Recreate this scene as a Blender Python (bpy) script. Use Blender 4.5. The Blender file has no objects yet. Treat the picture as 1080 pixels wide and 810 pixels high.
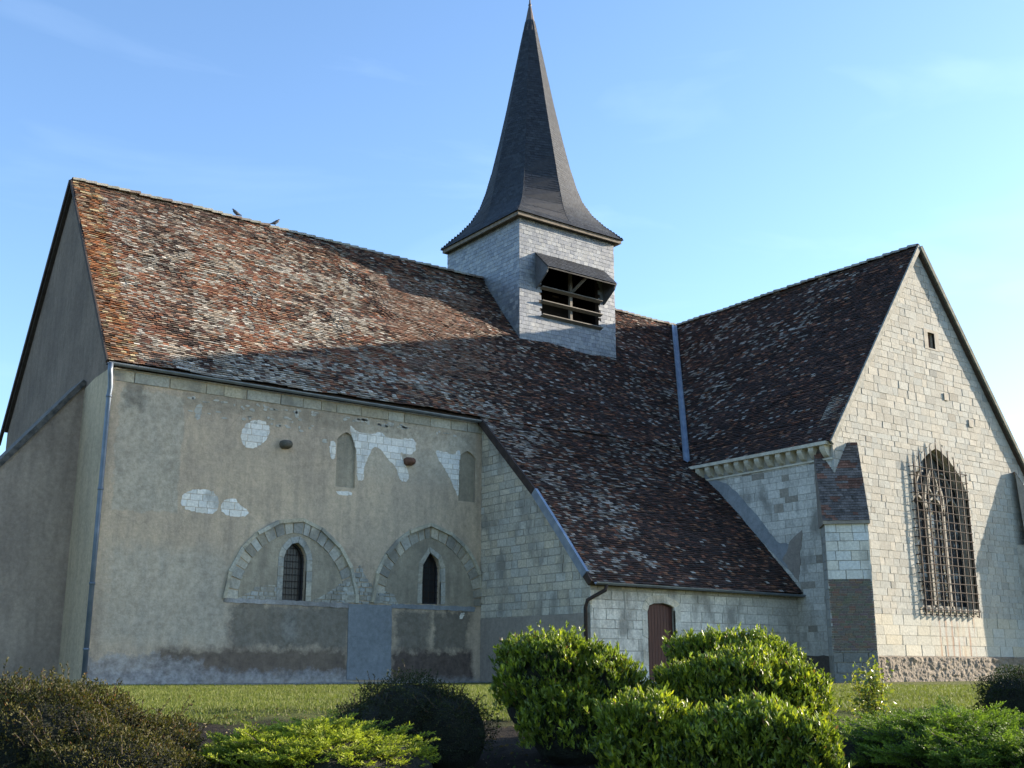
import bpy, bmesh, math, random
import numpy as np
from mathutils import Vector, Matrix
from mathutils.geometry import tessellate_polygon
random.seed(7); rng = np.random.default_rng(11)
S = bpy.context.scene
COL = S.collection
R = math.radians
# ------------------------------------------------------------------ camera
F_PX, PITCH, YAW, CZ = 1192.4, 0.246, 0.638, 0.441
fw = Vector((math.sin(YAW)*math.cos(PITCH), math.cos(YAW)*math.cos(PITCH), math.sin(PITCH)))
rt = Vector((math.cos(YAW), -math.sin(YAW), 0)); up = rt.cross(fw)
cam_d = bpy.data.cameras.new('camera'); cam = bpy.data.objects.new('camera', cam_d); COL.objects.link(cam)
cam.matrix_world = Matrix(((rt.x, up.x, -fw.x, 0), (rt.y, up.y, -fw.y, 0), (rt.z, up.z, -fw.z, CZ), (0, 0, 0, 1)))
cam_d.sensor_width = 36; cam_d.lens = F_PX/1080*36; cam_d.clip_end = 3000; cam_d.clip_start = 0.1
S.camera = cam
# ------------------------------------------------------------------ light
SUN_A, SUN_E = R(15.5), R(14.85)          # angle in front of the nave axis, elevation
sun_dir = Vector((math.cos(SUN_E)*math.cos(SUN_A), -math.cos(SUN_E)*math.sin(SUN_A), math.sin(SUN_E)))
W = bpy.data.worlds.new('World'); S.world = W; W.use_nodes = True
nt = W.node_tree; nt.nodes.clear()
sky = nt.nodes.new('ShaderNodeTexSky'); sky.sky_type = 'NISHITA'; sky.sun_disc = False
sky.sun_elevation = SUN_E; sky.sun_rotation = math.atan2(sun_dir.x, sun_dir.y)
sky.air_density = 1.0; sky.dust_density = 0.6; sky.ozone_density = 2.0
bg = nt.nodes.new('ShaderNodeBackground'); bg.inputs[1].default_value = 0.115
wo = nt.nodes.new('ShaderNodeOutputWorld')
# thin cirrus
tc = nt.nodes.new('ShaderNodeTexCoord'); mp = nt.nodes.new('ShaderNodeMapping')
mp.inputs['Rotation'].default_value = (0.2, 0.5, 0.3); mp.inputs['Scale'].default_value = (1.2, 3.0, 9.0)
nz = nt.nodes.new('ShaderNodeTexNoise'); nz.inputs['Scale'].default_value = 1.6; nz.inputs['Detail'].default_value = 5; nz.inputs['Distortion'].default_value = .6
cr = nt.nodes.new('ShaderNodeValToRGB'); cr.color_ramp.elements[0].position = .56; cr.color_ramp.elements[1].position = .85
cr.color_ramp.elements[1].color = (.10, .10, .10, 1)
mx = nt.nodes.new('ShaderNodeMixRGB'); mx.inputs[2].default_value = (6.5, 7.0, 7.4, 1)
L = nt.links.new
L(tc.outputs['Generated'], mp.inputs[0]); L(mp.outputs[0], nz.inputs[0]); L(nz.outputs[0], cr.inputs[0])
L(cr.outputs[0], mx.inputs[0]); L(sky.outputs[0], mx.inputs[1]); tint = nt.nodes.new('ShaderNodeMixRGB'); tint.blend_type = 'MULTIPLY'; tint.inputs[0].default_value = 1; tint.inputs[2].default_value = (.92, 1.02, 1.15, 1)
L(mx.outputs[0], tint.inputs[1]); L(tint.outputs[0], bg.inputs[0]); L(bg.outputs[0], wo.inputs[0])
sl = bpy.data.lights.new('sun', 'SUN'); sl.energy = 5.0; sl.angle = R(0.5); sl.color = (1.0, .87, .70)
so = bpy.data.objects.new('sun', sl); COL.objects.link(so)
so.rotation_euler = sun_dir.to_track_quat('Z', 'Y').to_euler(); so.location = (30, -10, 40)
S.view_settings.view_transform = 'Standard'; S.view_settings.look = 'None'
S.view_settings.exposure = 1.56; S.view_settings.gamma = 1; S.view_settings.use_curve_mapping = False
S.render.engine = 'CYCLES'

# ------------------------------------------------------------------ materials
def mat(name, build):
    m = bpy.data.materials.new(name); m.use_nodes = True
    t = m.node_tree; b = t.nodes['Principled BSDF']; build(t, b); return m
def N(t, kind, **kw):
    n = t.nodes.new(kind)
    for k, v in kw.items():
        if k in n.inputs: n.inputs[k].default_value = v
        else: setattr(n, k, v)
    return n
def noise(t, scale, detail=4, stretch=None, rough=.55):
    g = N(t, 'ShaderNodeNewGeometry'); src = g.outputs['Position']
    if stretch:
        q = N(t, 'ShaderNodeMapping'); q.inputs['Scale'].default_value = stretch; t.links.new(src, q.inputs[0]); src = q.outputs[0]
    n = N(t, 'ShaderNodeTexNoise', Scale=scale, Detail=detail, Roughness=rough); t.links.new(src, n.inputs['Vector']); return n.outputs[0]
def ramp(t, src, stops):
    r = N(t, 'ShaderNodeValToRGB'); e = r.color_ramp.elements
    while len(e) < len(stops): e.new(.5)
    for x, (p, c) in zip(e, stops): x.position = p; x.color = (c, c, c, 1) if not hasattr(c, '__len__') else (*c, 1)
    t.links.new(src, r.inputs[0]); return r.outputs[0]
def mixc(t, fac, a, b, mode='MIX'):
    n = N(t, 'ShaderNodeMixRGB', blend_type=mode)
    for i, v in ((0, fac), (1, a), (2, b)):
        if hasattr(v, 'is_output'): t.links.new(v, n.inputs[i])
        else: n.inputs[i].default_value = v if i == 0 else (*v, 1)
    return n.outputs[0]
def bump(t, b, h, dist, st=1.0):
    n = N(t, 'ShaderNodeBump', Strength=st, Distance=dist); t.links.new(h, n.inputs['Height']); t.links.new(n.outputs[0], b.inputs['Normal'])
def attr(t):
    return N(t, 'ShaderNodeAttribute', attribute_name='col').outputs['Color']
def attr_mat(name, rough=.85, fine=30, lo=.75, hi=1.2, bd=.006, stain=None, spec=.3):
    """colour stored per tile or block, broken up by fine grain and by broad weathering"""
    def f(t, b):
        c = attr(t)
        c = mixc(t, 1, c, ramp(t, noise(t, fine, 5), [(.3, lo), (.7, hi)]), 'MULTIPLY')
        if stain: c = mixc(t, ramp(t, noise(t, stain[0], 5, stain[3] if len(stain) > 3 else None), [(stain[2], 0.), (stain[2]+.18, .8)]), c, stain[1])
        t.links.new(c, b.inputs['Base Color']); b.inputs['Roughness'].default_value = rough
        b.inputs['Specular IOR Level'].default_value = spec
        bump(t, b, noise(t, fine*1.6, 5), bd)
    return mat(name, f)
def plain(name, c, c2=None, scale=6, rough=.8, metal=0, bd=.003, lo=.4, hi=.65, stretch=None, spec=.3):
    def f(t, b):
        c2_ = c2 or tuple(x*.7 for x in c)
        t.links.new(mixc(t, ramp(t, noise(t, scale, 6, stretch), [(lo, 0.), (hi, 1.)]), c, c2_), b.inputs['Base Color'])
        b.inputs['Roughness'].default_value = rough; b.inputs['Metallic'].default_value = metal
        b.inputs['Specular IOR Level'].default_value = spec
        if bd: bump(t, b, noise(t, scale*5, 5), bd)
    return mat(name, f)
M_tile = attr_mat('old_clay_tile', .88, 22, .62, 1.3, .010, (7, (.035, .033, .022), .56))
M_slate = attr_mat('slate', .72, 16, .7, 1.2, .003, spec=.25)
M_slate_wall = attr_mat('slate_cladding', .42, 16, .8, 1.2, .002, spec=.7)
M_stone = attr_mat('limestone_block', .92, 14, .82, 1.12, .012, (2.2, (.30, .28, .24), .58, (1, 1, .5)))
M_stone_dirty = attr_mat('weathered_limestone', .92, 14, .75, 1.15, .012, (1.6, (.20, .19, .165), .50, (1, 1, .55)))
M_brick = attr_mat('old_brick', .9, 20, .75, 1.2, .006)
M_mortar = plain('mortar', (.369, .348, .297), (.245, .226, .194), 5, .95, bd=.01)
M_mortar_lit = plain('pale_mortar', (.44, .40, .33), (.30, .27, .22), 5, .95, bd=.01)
M_under = plain('roof_underlay', (.06, .045, .035), bd=0)
M_zinc = plain('weathered_zinc', (.22, .27, .34), (.32, .37, .43), 3, .42, .55, .001)
M_zincpipe = plain('grey_zinc_pipe', (.16, .19, .23), (.22, .25, .29), 3, .4, .6, .0005)
M_iron = plain('rusty_iron', (.028, .024, .022), (.055, .034, .025), 9, .7, .3, .001)
M_board = plain('dark_board', (.035, .024, .02), (.06, .04, .03), 5, .8, 0, .002)
M_wood = plain('grey_weathered_wood', (.17, .15, .125), (.25, .225, .19), 8, .85, 0, .003, stretch=(1, 1, 6))
M_vergegreen = plain('mossy_verge', (.09, .10, .08), (.18, .18, .15), 6, .9, 0, .004)
M_door = plain('brown_red_door_paint', (.085, .028, .02), (.055, .02, .016), 4, .55, 0, .002, stretch=(6, 6, .6))
M_dark = plain('black_interior', (.006, .006, .007), bd=0)
M_lead = plain('lead', (.06, .06, .065), bd=0, rough=.6, metal=.4)
def glassy(t, b):
    g = N(t, 'ShaderNodeNewGeometry')
    v = N(t, 'ShaderNodeTexVoronoi', Scale=5.5); t.links.new(g.outputs['Position'], v.inputs['Vector'])
    c = ramp(t, noise(t, 2.6, 3), [(.42, (.035, .038, .042)), (.55, (.09, .095, .10)), (.64, (.36, .38, .38))])
    t.links.new(c, b.inputs['Base Color']); b.inputs['Roughness'].default_value = .22
    bump(t, b, v.outputs['Distance'], .02)
M_glass = mat('old_leaded_glass', glassy)
def dglass(t, b):
    b.inputs['Base Color'].default_value = (.008, .009, .012, 1); b.inputs['Roughness'].default_value = .3
M_dglass = mat('dark_glass', dglass)
def plaster(name, a, b2, dark, streak=True, grit=1.0):
    def f(t, b):
        c = mixc(t, ramp(t, noise(t, .55, 7, (1, 1, .8), .6), [(.38, 0.), (.62, 1.)]), a, b2)
        c = mixc(t, ramp(t, noise(t, 2.6, 6, (1, 1, .35), .65), [(.50, 0.), (.75, .55)]), c, dark)
        if streak: c = mixc(t, ramp(t, noise(t, 3.2, 4, (1.3, 1.3, .12)), [(.48, 0.), (.72, .45)]), c, dark)
        c = mixc(t, .9, c, ramp(t, noise(t, 7, 9, None, .8), [(.3, .66), (.7, 1.2)]), 'MULTIPLY')
        # hairline cracks and pits
        vv = N(t, 'ShaderNodeTexVoronoi', Scale=.7, feature='DISTANCE_TO_EDGE')
        g = N(t, 'ShaderNodeNewGeometry'); nn = N(t, 'ShaderNodeTexNoise', Scale=1.8, Detail=6)
        t.links.new(g.outputs['Position'], nn.inputs['Vector'])
        t.links.new(mixc(t, .35, g.outputs['Position'], nn.outputs['Color']), vv.inputs['Vector'])
        c = mixc(t, ramp(t, vv.outputs['Distance'], [(.0, .16), (.008, 0.)]), c, (.13, .12, .10))
        t.links.new(c, b.inputs['Base Color']); b.inputs['Roughness'].default_value = .95; b.inputs['Specular IOR Level'].default_value = .15
        bump(t, b, noise(t, 9, 9, None, .8), .035*grit)
    return mat(name, f)

def nave_plaster():
    # one coat with its own stain map: damp brown foot, salt bloom, grey patches under the arches, smoother repairs
    m = plaster('aged_lime_plaster', (.68, .53, .37), (.56, .44, .32), (.35, .28, .215))
    t = m.node_tree; b = t.nodes['Principled BSDF']; c = b.inputs['Base Color'].links[0].from_socket
    g = N(t, 'ShaderNodeNewGeometry'); sx = N(t, 'ShaderNodeSeparateXYZ'); t.links.new(g.outputs['Position'], sx.inputs[0])
    w1 = noise(t, 2.6, 9, None, .74); w2 = noise(t, 1.7, 9, (1.3, 1, 1), .72)
    def M(op, a, b_, c_=None):
        n = N(t, 'ShaderNodeMath', operation=op)
        for i, v in ((0, a), (1, b_), (2, c_)):
            if v is None: continue
            if hasattr(v, 'is_output'): t.links.new(v, n.inputs[i])
            else: n.inputs[i].default_value = v
        return n.outputs[0]
    def side(v, lim, soft, sgn, amp, w):
        q = M('MULTIPLY_ADD', M('SUBTRACT', w, .5), amp, v); q = M('MULTIPLY', M('SUBTRACT', q, lim), sgn/soft); n = N(t, 'ShaderNodeClamp'); t.links.new(M('ADD', q, .5), n.inputs[0]); return n.outputs[0]
    def region(x0, x1, z0, z1, soft=.08, amp=.9):
        a = M('MULTIPLY', side(sx.outputs[0], x0, soft, 1, amp, w1), side(sx.outputs[0], x1, soft, -1, amp, w2)); d = M('MULTIPLY', side(sx.outputs[2], z0, soft, 1, amp, w2), side(sx.outputs[2], z1, soft, -1, amp, w1)); return M('MULTIPLY', a, d)
    def lay(c, k, mask, colr, tex=(.7, 1.2)):
        return mixc(t, M('MULTIPLY', mask, k), c, mixc(t, 1, colr, ramp(t, noise(t, 6, 8, None, .7), [(.35, tex[0]*.8), (.65, tex[1]*1.1)]), 'MULTIPLY'))
    c = lay(c, .55, region(9.2, 11.0, 4.5, 7.8, .06, .6), (.492, .452, .363))
    c = lay(c, .5, region(9.2, 12.6, 1.0, 3.6, .5, .9), (.465, .431, .355))
    c = lay(c, .75, region(12.75, 16.4, .98, 2.22, .2, .9), (.144, .137, .116))
    c = lay(c, .80, region(14.3, 14.75, 1.2, 2.0, .3, .5), (.274, .253, .213))
    c = lay(c, .75, region(18.0, 19.2, .98, 2.15, .2, 1.0), (.137, .129, .110))
    c = lay(c, .75, region(19.35, 20.7, .98, 2.2, .2, 1.1), (.116, .110, .095))
    c = lay(c, .8, region(10.7, 16.45, .2, .95, .22, .7), (.116, .085, .068))
    c = lay(c, .90, region(17.9, 20.9, .0, .95, .2, .8), (.103, .076, .067))
    c = lay(c, .80, region(8.8, 12.0, -.5, .72, .15, 1.1), (.369, .342, .321))
    c = lay(c, .80, region(8.8, 16.6, -.5, .36, .18, .9), (.355, .334, .321))
    c = lay(c, .7, region(17.8, 21.2, -.5, .14, .15, .5), (.300, .287, .274))
    c = lay(c, .5, region(11.0, 20.8, 7.5, 8.1, .25, .9), (.274, .239, .179))
    c = lay(c, .45, region(16.5, 20.8, 6.2, 7.9, .6, 1.2), (.547, .492, .384))
    c = lay(c, .6, region(9.3, 9.9, 7.3, 8.2, .2, .8), (.192, .179, .150))
    t.links.new(c, b.inputs['Base Color']); return m
M_plaster = nave_plaster()
M_plaster_in = plaster('tympanum_plaster', (.46, .39, .285), (.34, .295, .22), (.20, .175, .14))
M_plaster_gable = plaster('grey_brown_render', (.25, .192, .15), (.19, .145, .115), (.12, .097, .08))
M_plaster_bounce = plaster('ochre_bounce_render', (.574, .450, .301), (.492, .396, .273), (.341, .273, .205))  # lighter than the gable render, with bounced light mixed into the colour
M_plaster_dark = plaster('damp_stained_plaster', (.125, .12, .105), (.18, .17, .145), (.08, .075, .065), False, 1.3)
M_plaster_brown = plaster('brown_damp_plaster', (.12, .098, .082), (.085, .072, .062), (.055, .048, .042), False, 1.3)
M_plaster_pale = plaster('salt_bleached_plaster', (.492, .464, .438), (.301, .280, .259), (.205, .191, .177), False, 1.6)
M_cement = plaster('blue_grey_cement', (.30, .315, .325), (.25, .265, .275), (.20, .205, .21), False, .4)
M_cement_brown = plaster('grey_brown_cement', (.34, .30, .25), (.27, .235, .20), (.20, .175, .15), False, .6)
def rubble(t, b):
    c = mixc(t, ramp(t, noise(t, 3, 8, None, .7), [(.35, 0.), (.65, 1.)]), (.27, .225, .175), (.17, .14, .11))
    t.links.new(c, b.inputs['Base Color']); b.inputs['Roughness'].default_value = .95
    bump(t, b, noise(t, 9, 8, None, .75), .06)
M_rubble = mat('rough_rubble_base', rubble)
def gablestone(t, b):
    c = attr(t); g = N(t, 'ShaderNodeNewGeometry')
    c = mixc(t, 1, c, ramp(t, noise(t, 14, 6), [(.3, .84), (.7, 1.1)]), 'MULTIPLY')
    c = mixc(t, ramp(t, noise(t, 1.1, 6, (1, 1, .7)), [(.55, 0.), (.78, .5)]), c, (.27, .25, .21))
    # rust run-off below the iron bars: stripes in x, between z .8 and 2.2
    sx = N(t, 'ShaderNodeSeparateXYZ'); t.links.new(g.outputs['Position'], sx.inputs[0])
    def M(op, a, b_):
        n = N(t, 'ShaderNodeMath', operation=op)
        for i, v in ((0, a), (1, b_)):
            if hasattr(v, 'is_output'): t.links.new(v, n.inputs[i])
            else: n.inputs[i].default_value = v
        return n.outputs[0]
    st = M('POWER', M('ABSOLUTE', M('COSINE', M('MULTIPLY', M('SUBTRACT', sx.outputs[0], 34.50), math.pi/.3511), 0), 0), 7.)
    box = M('MULTIPLY', M('MULTIPLY', M('GREATER_THAN', sx.outputs[0], 34.9), M('LESS_THAN', sx.outputs[0], 37.3)),
            M('MULTIPLY', M('GREATER_THAN', sx.outputs[2], .78), M('LESS_THAN', sx.outputs[2], 2.25)))
    k = M('MULTIPLY', M('MULTIPLY', st, box), ramp(t, noise(t, 3, 3, (3, 1, .3)), [(.35, .15), (.62, .8)]))
    c = mixc(t, k, c, (.32, .16, .09))
    t.links.new(c, b.inputs['Base Color']); b.inputs['Roughness'].default_value = .92; b.inputs['Specular IOR Level'].default_value = .2
    bump(t, b, noise(t, 18, 6), .010)
M_gable = mat('sunlit_gable_ashlar', gablestone)

# ------------------------------------------------------------------ object helpers
def link(name, me, m=None, parent=None, smooth=False):
    o = bpy.data.objects.new(name, me); COL.objects.link(o)
    if m: me.materials.append(m)
    if parent: o.parent = parent
    if smooth: me.shade_smooth()
    return o
def thing(name, label, cat, loc=(0, 0, 0), group=None):
    o = bpy.data.objects.new(name, None); COL.objects.link(o); o.location = loc
    o['label'] = label; o['category'] = cat
    if group: o['group'] = group
    return o
def pymesh(name, V, Fs, m, parent=None, cols=None, smooth=False):
    me = bpy.data.meshes.new(name); me.from_pydata([tuple(v) for v in V], [], Fs)
    if cols is not None:
        a = me.color_attributes.new('col', 'FLOAT_COLOR', 'POINT')
        c = np.ones((len(V), 4), np.float32); c[:, :3] = np.asarray(cols, np.float32); a.data.foreach_set('color', c.ravel())
    me.update(); return link(name, me, m, parent, smooth)
class Frame:                                  # plane frame: u, v in the wall, w outward
    def __init__(s, o, u, v, n): s.o, s.u, s.v, s.n = Vector(o), Vector(u), Vector(v), Vector(n)
    def p(s, a, b, w=0): return s.o+s.u*a+s.v*b+s.n*w
ROOT = None
# pixel -> point on a vertical wall plane (used to measure where features sit on the real walls)
def px(x, y, fr):
    v = rt*(x-540)/F_PX - up*(y-405)/F_PX + fw; o = Vector((0, 0, CZ))
    t = (fr.o-o).dot(fr.n)/v.dot(fr.n); h = o+v*t-fr.o
    return (h.dot(fr.u), h.dot(fr.v))
def poly_area(p): return sum(p[i][0]*p[(i+1) % len(p)][1]-p[(i+1) % len(p)][0]*p[i][1] for i in range(len(p)))/2
def clip(sub, cl):
    """Sutherland-Hodgman: any polygon against a convex counter-clockwise one"""
    out = list(sub)
    for i in range(len(cl)):
        a, b = cl[i], cl[(i+1) % len(cl)]; inp, out = out, []
        if not inp: return []
        f = lambda q: (b[0]-a[0])*(q[1]-a[1])-(b[1]-a[1])*(q[0]-a[0])
        for j in range(len(inp)):
            p, q = inp[j-1], inp[j]; fp, fq = f(p), f(q)
            if (fp < 0) != (fq < 0):
                k = fp/(fp-fq); out.append((p[0]+k*(q[0]-p[0]), p[1]+k*(q[1]-p[1])))
            if fq >= 0: out.append(q)
    return out
def lancet(cx, hw, z0, zs, zt, n=8):
    h = zt-zs
    if h < hw*.99:                                  # low pointed head: two shallow curves
        bz = lambda t, sg: (cx+sg*((1-t)**2*hw+2*t*(1-t)*hw*.80), (1-t)**2*zs+2*t*(1-t)*(zs+h*.60)+t*t*zt)
        return [(cx-hw, z0), (cx+hw, z0)]+[bz(i/n, 1) for i in range(n+1)]+[bz(i/n, -1) for i in range(n-1, -1, -1)]
    r = (hw*hw+h*h)/(2*hw); pts = [(cx-hw, z0), (cx+hw, z0), (cx+hw, zs)]
    a1 = math.asin(min(1, h/r))
    for i in range(1, n+1):
        a = a1*i/n; pts.append((cx+hw-r+r*math.cos(a), zs+r*math.sin(a)))
    for i in range(n-1, -1, -1):
        a = a1*i/n; pts.append((cx-hw+r-r*math.cos(a), zs+r*math.sin(a)))
    return pts
def arch_path(cx, hw, z0, zs, zt, n=14):      # left foot -> apex -> right foot
    p = lancet(cx, hw, z0, zs, zt, n); return ([p[0]] if z0 < zs else []) + p[:1:-1][:0] + list(reversed(p[2:])) + ([p[1]] if z0 < zs else [])
def slab(name, fr, outer, holes, thick, m, parent, w=0.0):
    loops = [outer]+holes
    tri = tessellate_polygon([[Vector((a, b, 0)) for a, b in l] for l in loops])
    flat = [q for l in loops for q in l]; n = len(flat)
    V = [fr.p(a, b, w) for a, b in flat]+[fr.p(a, b, w-thick) for a, b in flat]
    Fs = [tuple(t) for t in tri]+[(t[2]+n, t[1]+n, t[0]+n) for t in tri]; k = 0
    for l in loops:
        for i in range(len(l)):
            a, b = k+i, k+(i+1) % len(l); Fs.append((a, b, b+n, a+n))
        k += len(l)
    me = bpy.data.meshes.new(name); me.from_pydata([tuple(v) for v in V], [], Fs)
    bm = bmesh.new(); bm.from_mesh(me); bmesh.ops.recalc_face_normals(bm, faces=bm.faces); bm.to_mesh(me); bm.free()
    return link(name, me, m, parent)
def box(V, Fs, c, ux, uy, uz, hx, hy, hz):
    b = len(V)
    for sx in (-1, 1):
        for sy in (-1, 1):
            for sz in (-1, 1): V.append(c+ux*hx*sx+uy*hy*sy+uz*hz*sz)
    for f in ((0, 1, 3, 2), (4, 6, 7, 5), (0, 4, 5, 1), (2, 3, 7, 6), (0, 2, 6, 4), (1, 5, 7, 3)): Fs.append(tuple(b+i for i in f))
def beam(V, Fs, a, b, w, h, upv=Vector((0, 0, 1))):
    a, b = Vector(a), Vector(b); d = (b-a); l = d.length; d.normalize(); s = d.cross(upv)
    if s.length < 1e-4: s = d.cross(Vector((1, 0, 0)))
    s.normalize(); t = s.cross(d); box(V, Fs, (a+b)/2, d, s, t, l/2, w/2, h/2)
def tube(V, Fs, pts, r, n=8):
    pts = [Vector(p) for p in pts]; b0 = len(V)
    for i, p in enumerate(pts):
        d = (pts[min(i+1, len(pts)-1)]-pts[max(i-1, 0)]).normalized()
        s = d.cross(Vector((0, .13, 1)));  s = s if s.length > .05 else d.cross(Vector((1, 0, 0)))
        s.normalize(); q = d.cross(s); rr = r[i] if hasattr(r, '__len__') else r
        for k in range(n):
            a = 2*math.pi*k/n; V.append(p+s*math.cos(a)*rr+q*math.sin(a)*rr)
    for i in range(len(pts)-1):
        for k in range(n):
            a = b0+i*n+k; b = b0+i*n+(k+1) % n; Fs.append((a, b, b+n, a+n))
    Fs.append(tuple(b0+k for k in range(n-1, -1, -1))); Fs.append(tuple(b0+(len(pts)-1)*n+k for k in range(n)))
def mesh_from(name, fn, m, parent, smooth=False):
    V, Fs = [], []; fn(V, Fs); return pymesh(name, V, Fs, m, parent, smooth=smooth)
def blob_outline(cx, cy, rx, ry, n=40, rough=.22, power=2.0, seed=0):
    r = random.Random(seed); ph = [(r.uniform(0, 6.28), r.uniform(.3, 1)) for _ in range(14)]
    out = []
    for i in range(n):
        a = 2*math.pi*i/n; k = 1+rough*sum(amp*math.sin((j+2)*a+p)/(j+2)**.8 for j, (p, amp) in enumerate(ph))
        c, s = math.cos(a), math.sin(a); q = (abs(c)**power+abs(s)**power)**(-1/power)
        out.append((cx+rx*k*q*c, cy+ry*k*q*s))
    return out
def rough_poly(pts, step=.12, amp=.05, seed=0):
    r = random.Random(seed); out = []
    for i in range(len(pts)):
        a, b = pts[i], pts[(i+1) % len(pts)]; l = math.hypot(b[0]-a[0], b[1]-a[1]); n = max(1, int(l/step))
        for k in range(n):
            t = k/n; out.append((a[0]+(b[0]-a[0])*t+r.uniform(-amp, amp), a[1]+(b[1]-a[1])*t+r.uniform(-amp, amp)))
    return out
# ---- noise on numpy-free scalars
_lat = rng.random((64, 64))
def vn(x, y):
    xi, yi = math.floor(x), math.floor(y); fx, fy = x-xi, y-yi; fx = fx*fx*(3-2*fx); fy = fy*fy*(3-2*fy)
    a, b, c, d = _lat[xi % 64, yi % 64], _lat[(xi+1) % 64, yi % 64], _lat[xi % 64, (yi+1) % 64], _lat[(xi+1) % 64, (yi+1) % 64]
    return (a*(1-fx)+b*fx)*(1-fy)+(c*(1-fx)+d*fx)*fy
def fbm(x, y, o=4):
    s = t = 0; a = 1
    for i in range(o): s += a*vn(x+i*17.3, y+i*9.1); t += a; a *= .55; x *= 2.03; y *= 2.03
    return s/t
def sstep(a, b, x): x = min(1, max(0, (x-a)/(b-a))); return x*x*(3-2*x)
def shingles(name, quads, w, e, th, colf, m, parent, keep=None, jit=1.0, lift=1.5, sag=0.0):
    V, Fs, C = [], [], []
    for (A, B, C_, D) in quads:
        A, B, C_, D = map(Vector, (A, B, C_, D)); vl = ((D+C_)/2-(A+B)/2).length; nr = max(1, round(vl/e)); ee = vl/nr
        nn = (B-A).cross(D-A); nn = nn if nn.length > 1e-6 else (B-A).cross(C_-A); nn.normalize()
        for i in range(nr):
            s = i/nr; lo, hi = A.lerp(D, s), B.lerp(C_, s); ln = (hi-lo).length
            if ln < .02: continue
            ud = (hi-lo).normalized(); vd = nn.cross(ud); off = (i % 2)*.5*w+random.uniform(-.02, .02)*jit
            x = -off; row_j = random.gauss(0, .004)*jit
            while x < ln:
                ww = w*random.uniform(1-.06*jit, 1+.06*jit); x0, x1 = max(0, x), min(ln, x+ww); x += ww
                if x1-x0 < w*.12: continue
                c = lo+ud*(x0+x1)/2
                if keep and not keep(c): continue
                g = sag*max(0, fbm(c.x*.35+c.y*.2, c.z*.5+c.y*.15, 3)-.25)-(.05 if sag else 0)
                rz = random.gauss(0, .02)*jit; du = (ud+vd*rz).normalized(); dv = (vd-ud*rz)
                dn = random.gauss(0, .012)*jit; sl = random.gauss(0, .006)*jit
                h = (x1-x0)/2*.975; b = c+nn*(th*lift+g+random.uniform(0, .010)*jit)+dv*(row_j+sl)
                t_ = c+dv*ee*1.25+nn*(th*.3+g)
                tl = nn*dn*h
                q = [b-du*h-tl, b+du*h+tl, t_+du*h, t_-du*h]; k = len(V)
                V += [p for p in q]+[p-nn*th for p in q[:2]]+[q[2]-nn*th, q[3]-nn*th]
                Fs += [(k, k+1, k+2, k+3), (k+4, k+5, k+1, k), (k+5, k+6, k+2, k+1), (k+7, k+4, k, k+3)]
                C += [colf(c, s)]*8
    return pymesh(name, V, Fs, m, parent, cols=C)
def masonry(name, fr, region, ch, bl, m, parent, colf, holes=(), proud=.012, gap=.008, jit=.004, seed=1, jm=None, depth=.05, miss=0, w0=0.0):
    """individual blocks in courses, clipped to the region and split at the openings"""
    r = random.Random(seed); V, Fs, C = [], [], []
    z = min(p[1] for p in region); zt = max(p[1] for p in region); xa = min(p[0] for p in region); xb = max(p[0] for p in region)
    while z < zt:
        h = r.uniform(*ch); zm = z+h/2; xs = xa-r.uniform(0, bl[1]); iv = []
        for hp in holes:
            c = [(p[0]+(q[0]-p[0])*(zm-p[1])/(q[1]-p[1])) for p, q in zip(hp, hp[1:]+hp[:1]) if (p[1] < zm) != (q[1] < zm)]
            if len(c) >= 2: iv.append((min(c), max(c)))
        while xs < xb:
            l = r.uniform(*bl); segs = [(xs, xs+l)]; xs += l
            for a, b in iv:
                ns = []
                for s0, s1 in segs:
                    if s1 <= a or s0 >= b: ns.append((s0, s1)); continue
                    if s0 < a: ns.append((s0, a))
                    if s1 > b: ns.append((b, s1))
                segs = ns
            for s0, s1 in segs:
                if s1-s0 < .05 or r.random() < miss: continue
                j = lambda: r.uniform(-jit, jit)
                rect = [(s0+gap/2+j(), z+gap/2+j()), (s1-gap/2+j(), z+gap/2+j()), (s1-gap/2+j(), z+h-gap/2+j()), (s0+gap/2+j(), z+h-gap/2+j())]
                pg = clip(region, rect)
                if len(pg) < 3 or abs(poly_area(pg)) < .0015: continue
                cx = sum(p[0] for p in pg)/len(pg); cy = sum(p[1] for p in pg)/len(pg); k = len(V); n = len(pg)
                wo_ = proud+r.uniform(-.5, .5)*proud*.8; tx, ty = r.gauss(0, .012), r.gauss(0, .012)
                for a, b in pg: V.append(fr.p(cx+(a-cx)*.985, cy+(b-cy)*.985, w0+max(.001, wo_+(a-cx)*tx+(b-cy)*ty)))
                for a, b in pg: V.append(fr.p(a, b, w0-depth))
                Fs.append(tuple(range(k, k+n))); Fs += [(k+i, k+n+i, k+n+(i+1) % n, k+(i+1) % n) for i in range(n)]
                C += [colf(cx, cy, r)]*(2*n)
        z += h
    return pymesh(name, V, Fs, m, parent, cols=C)
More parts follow.
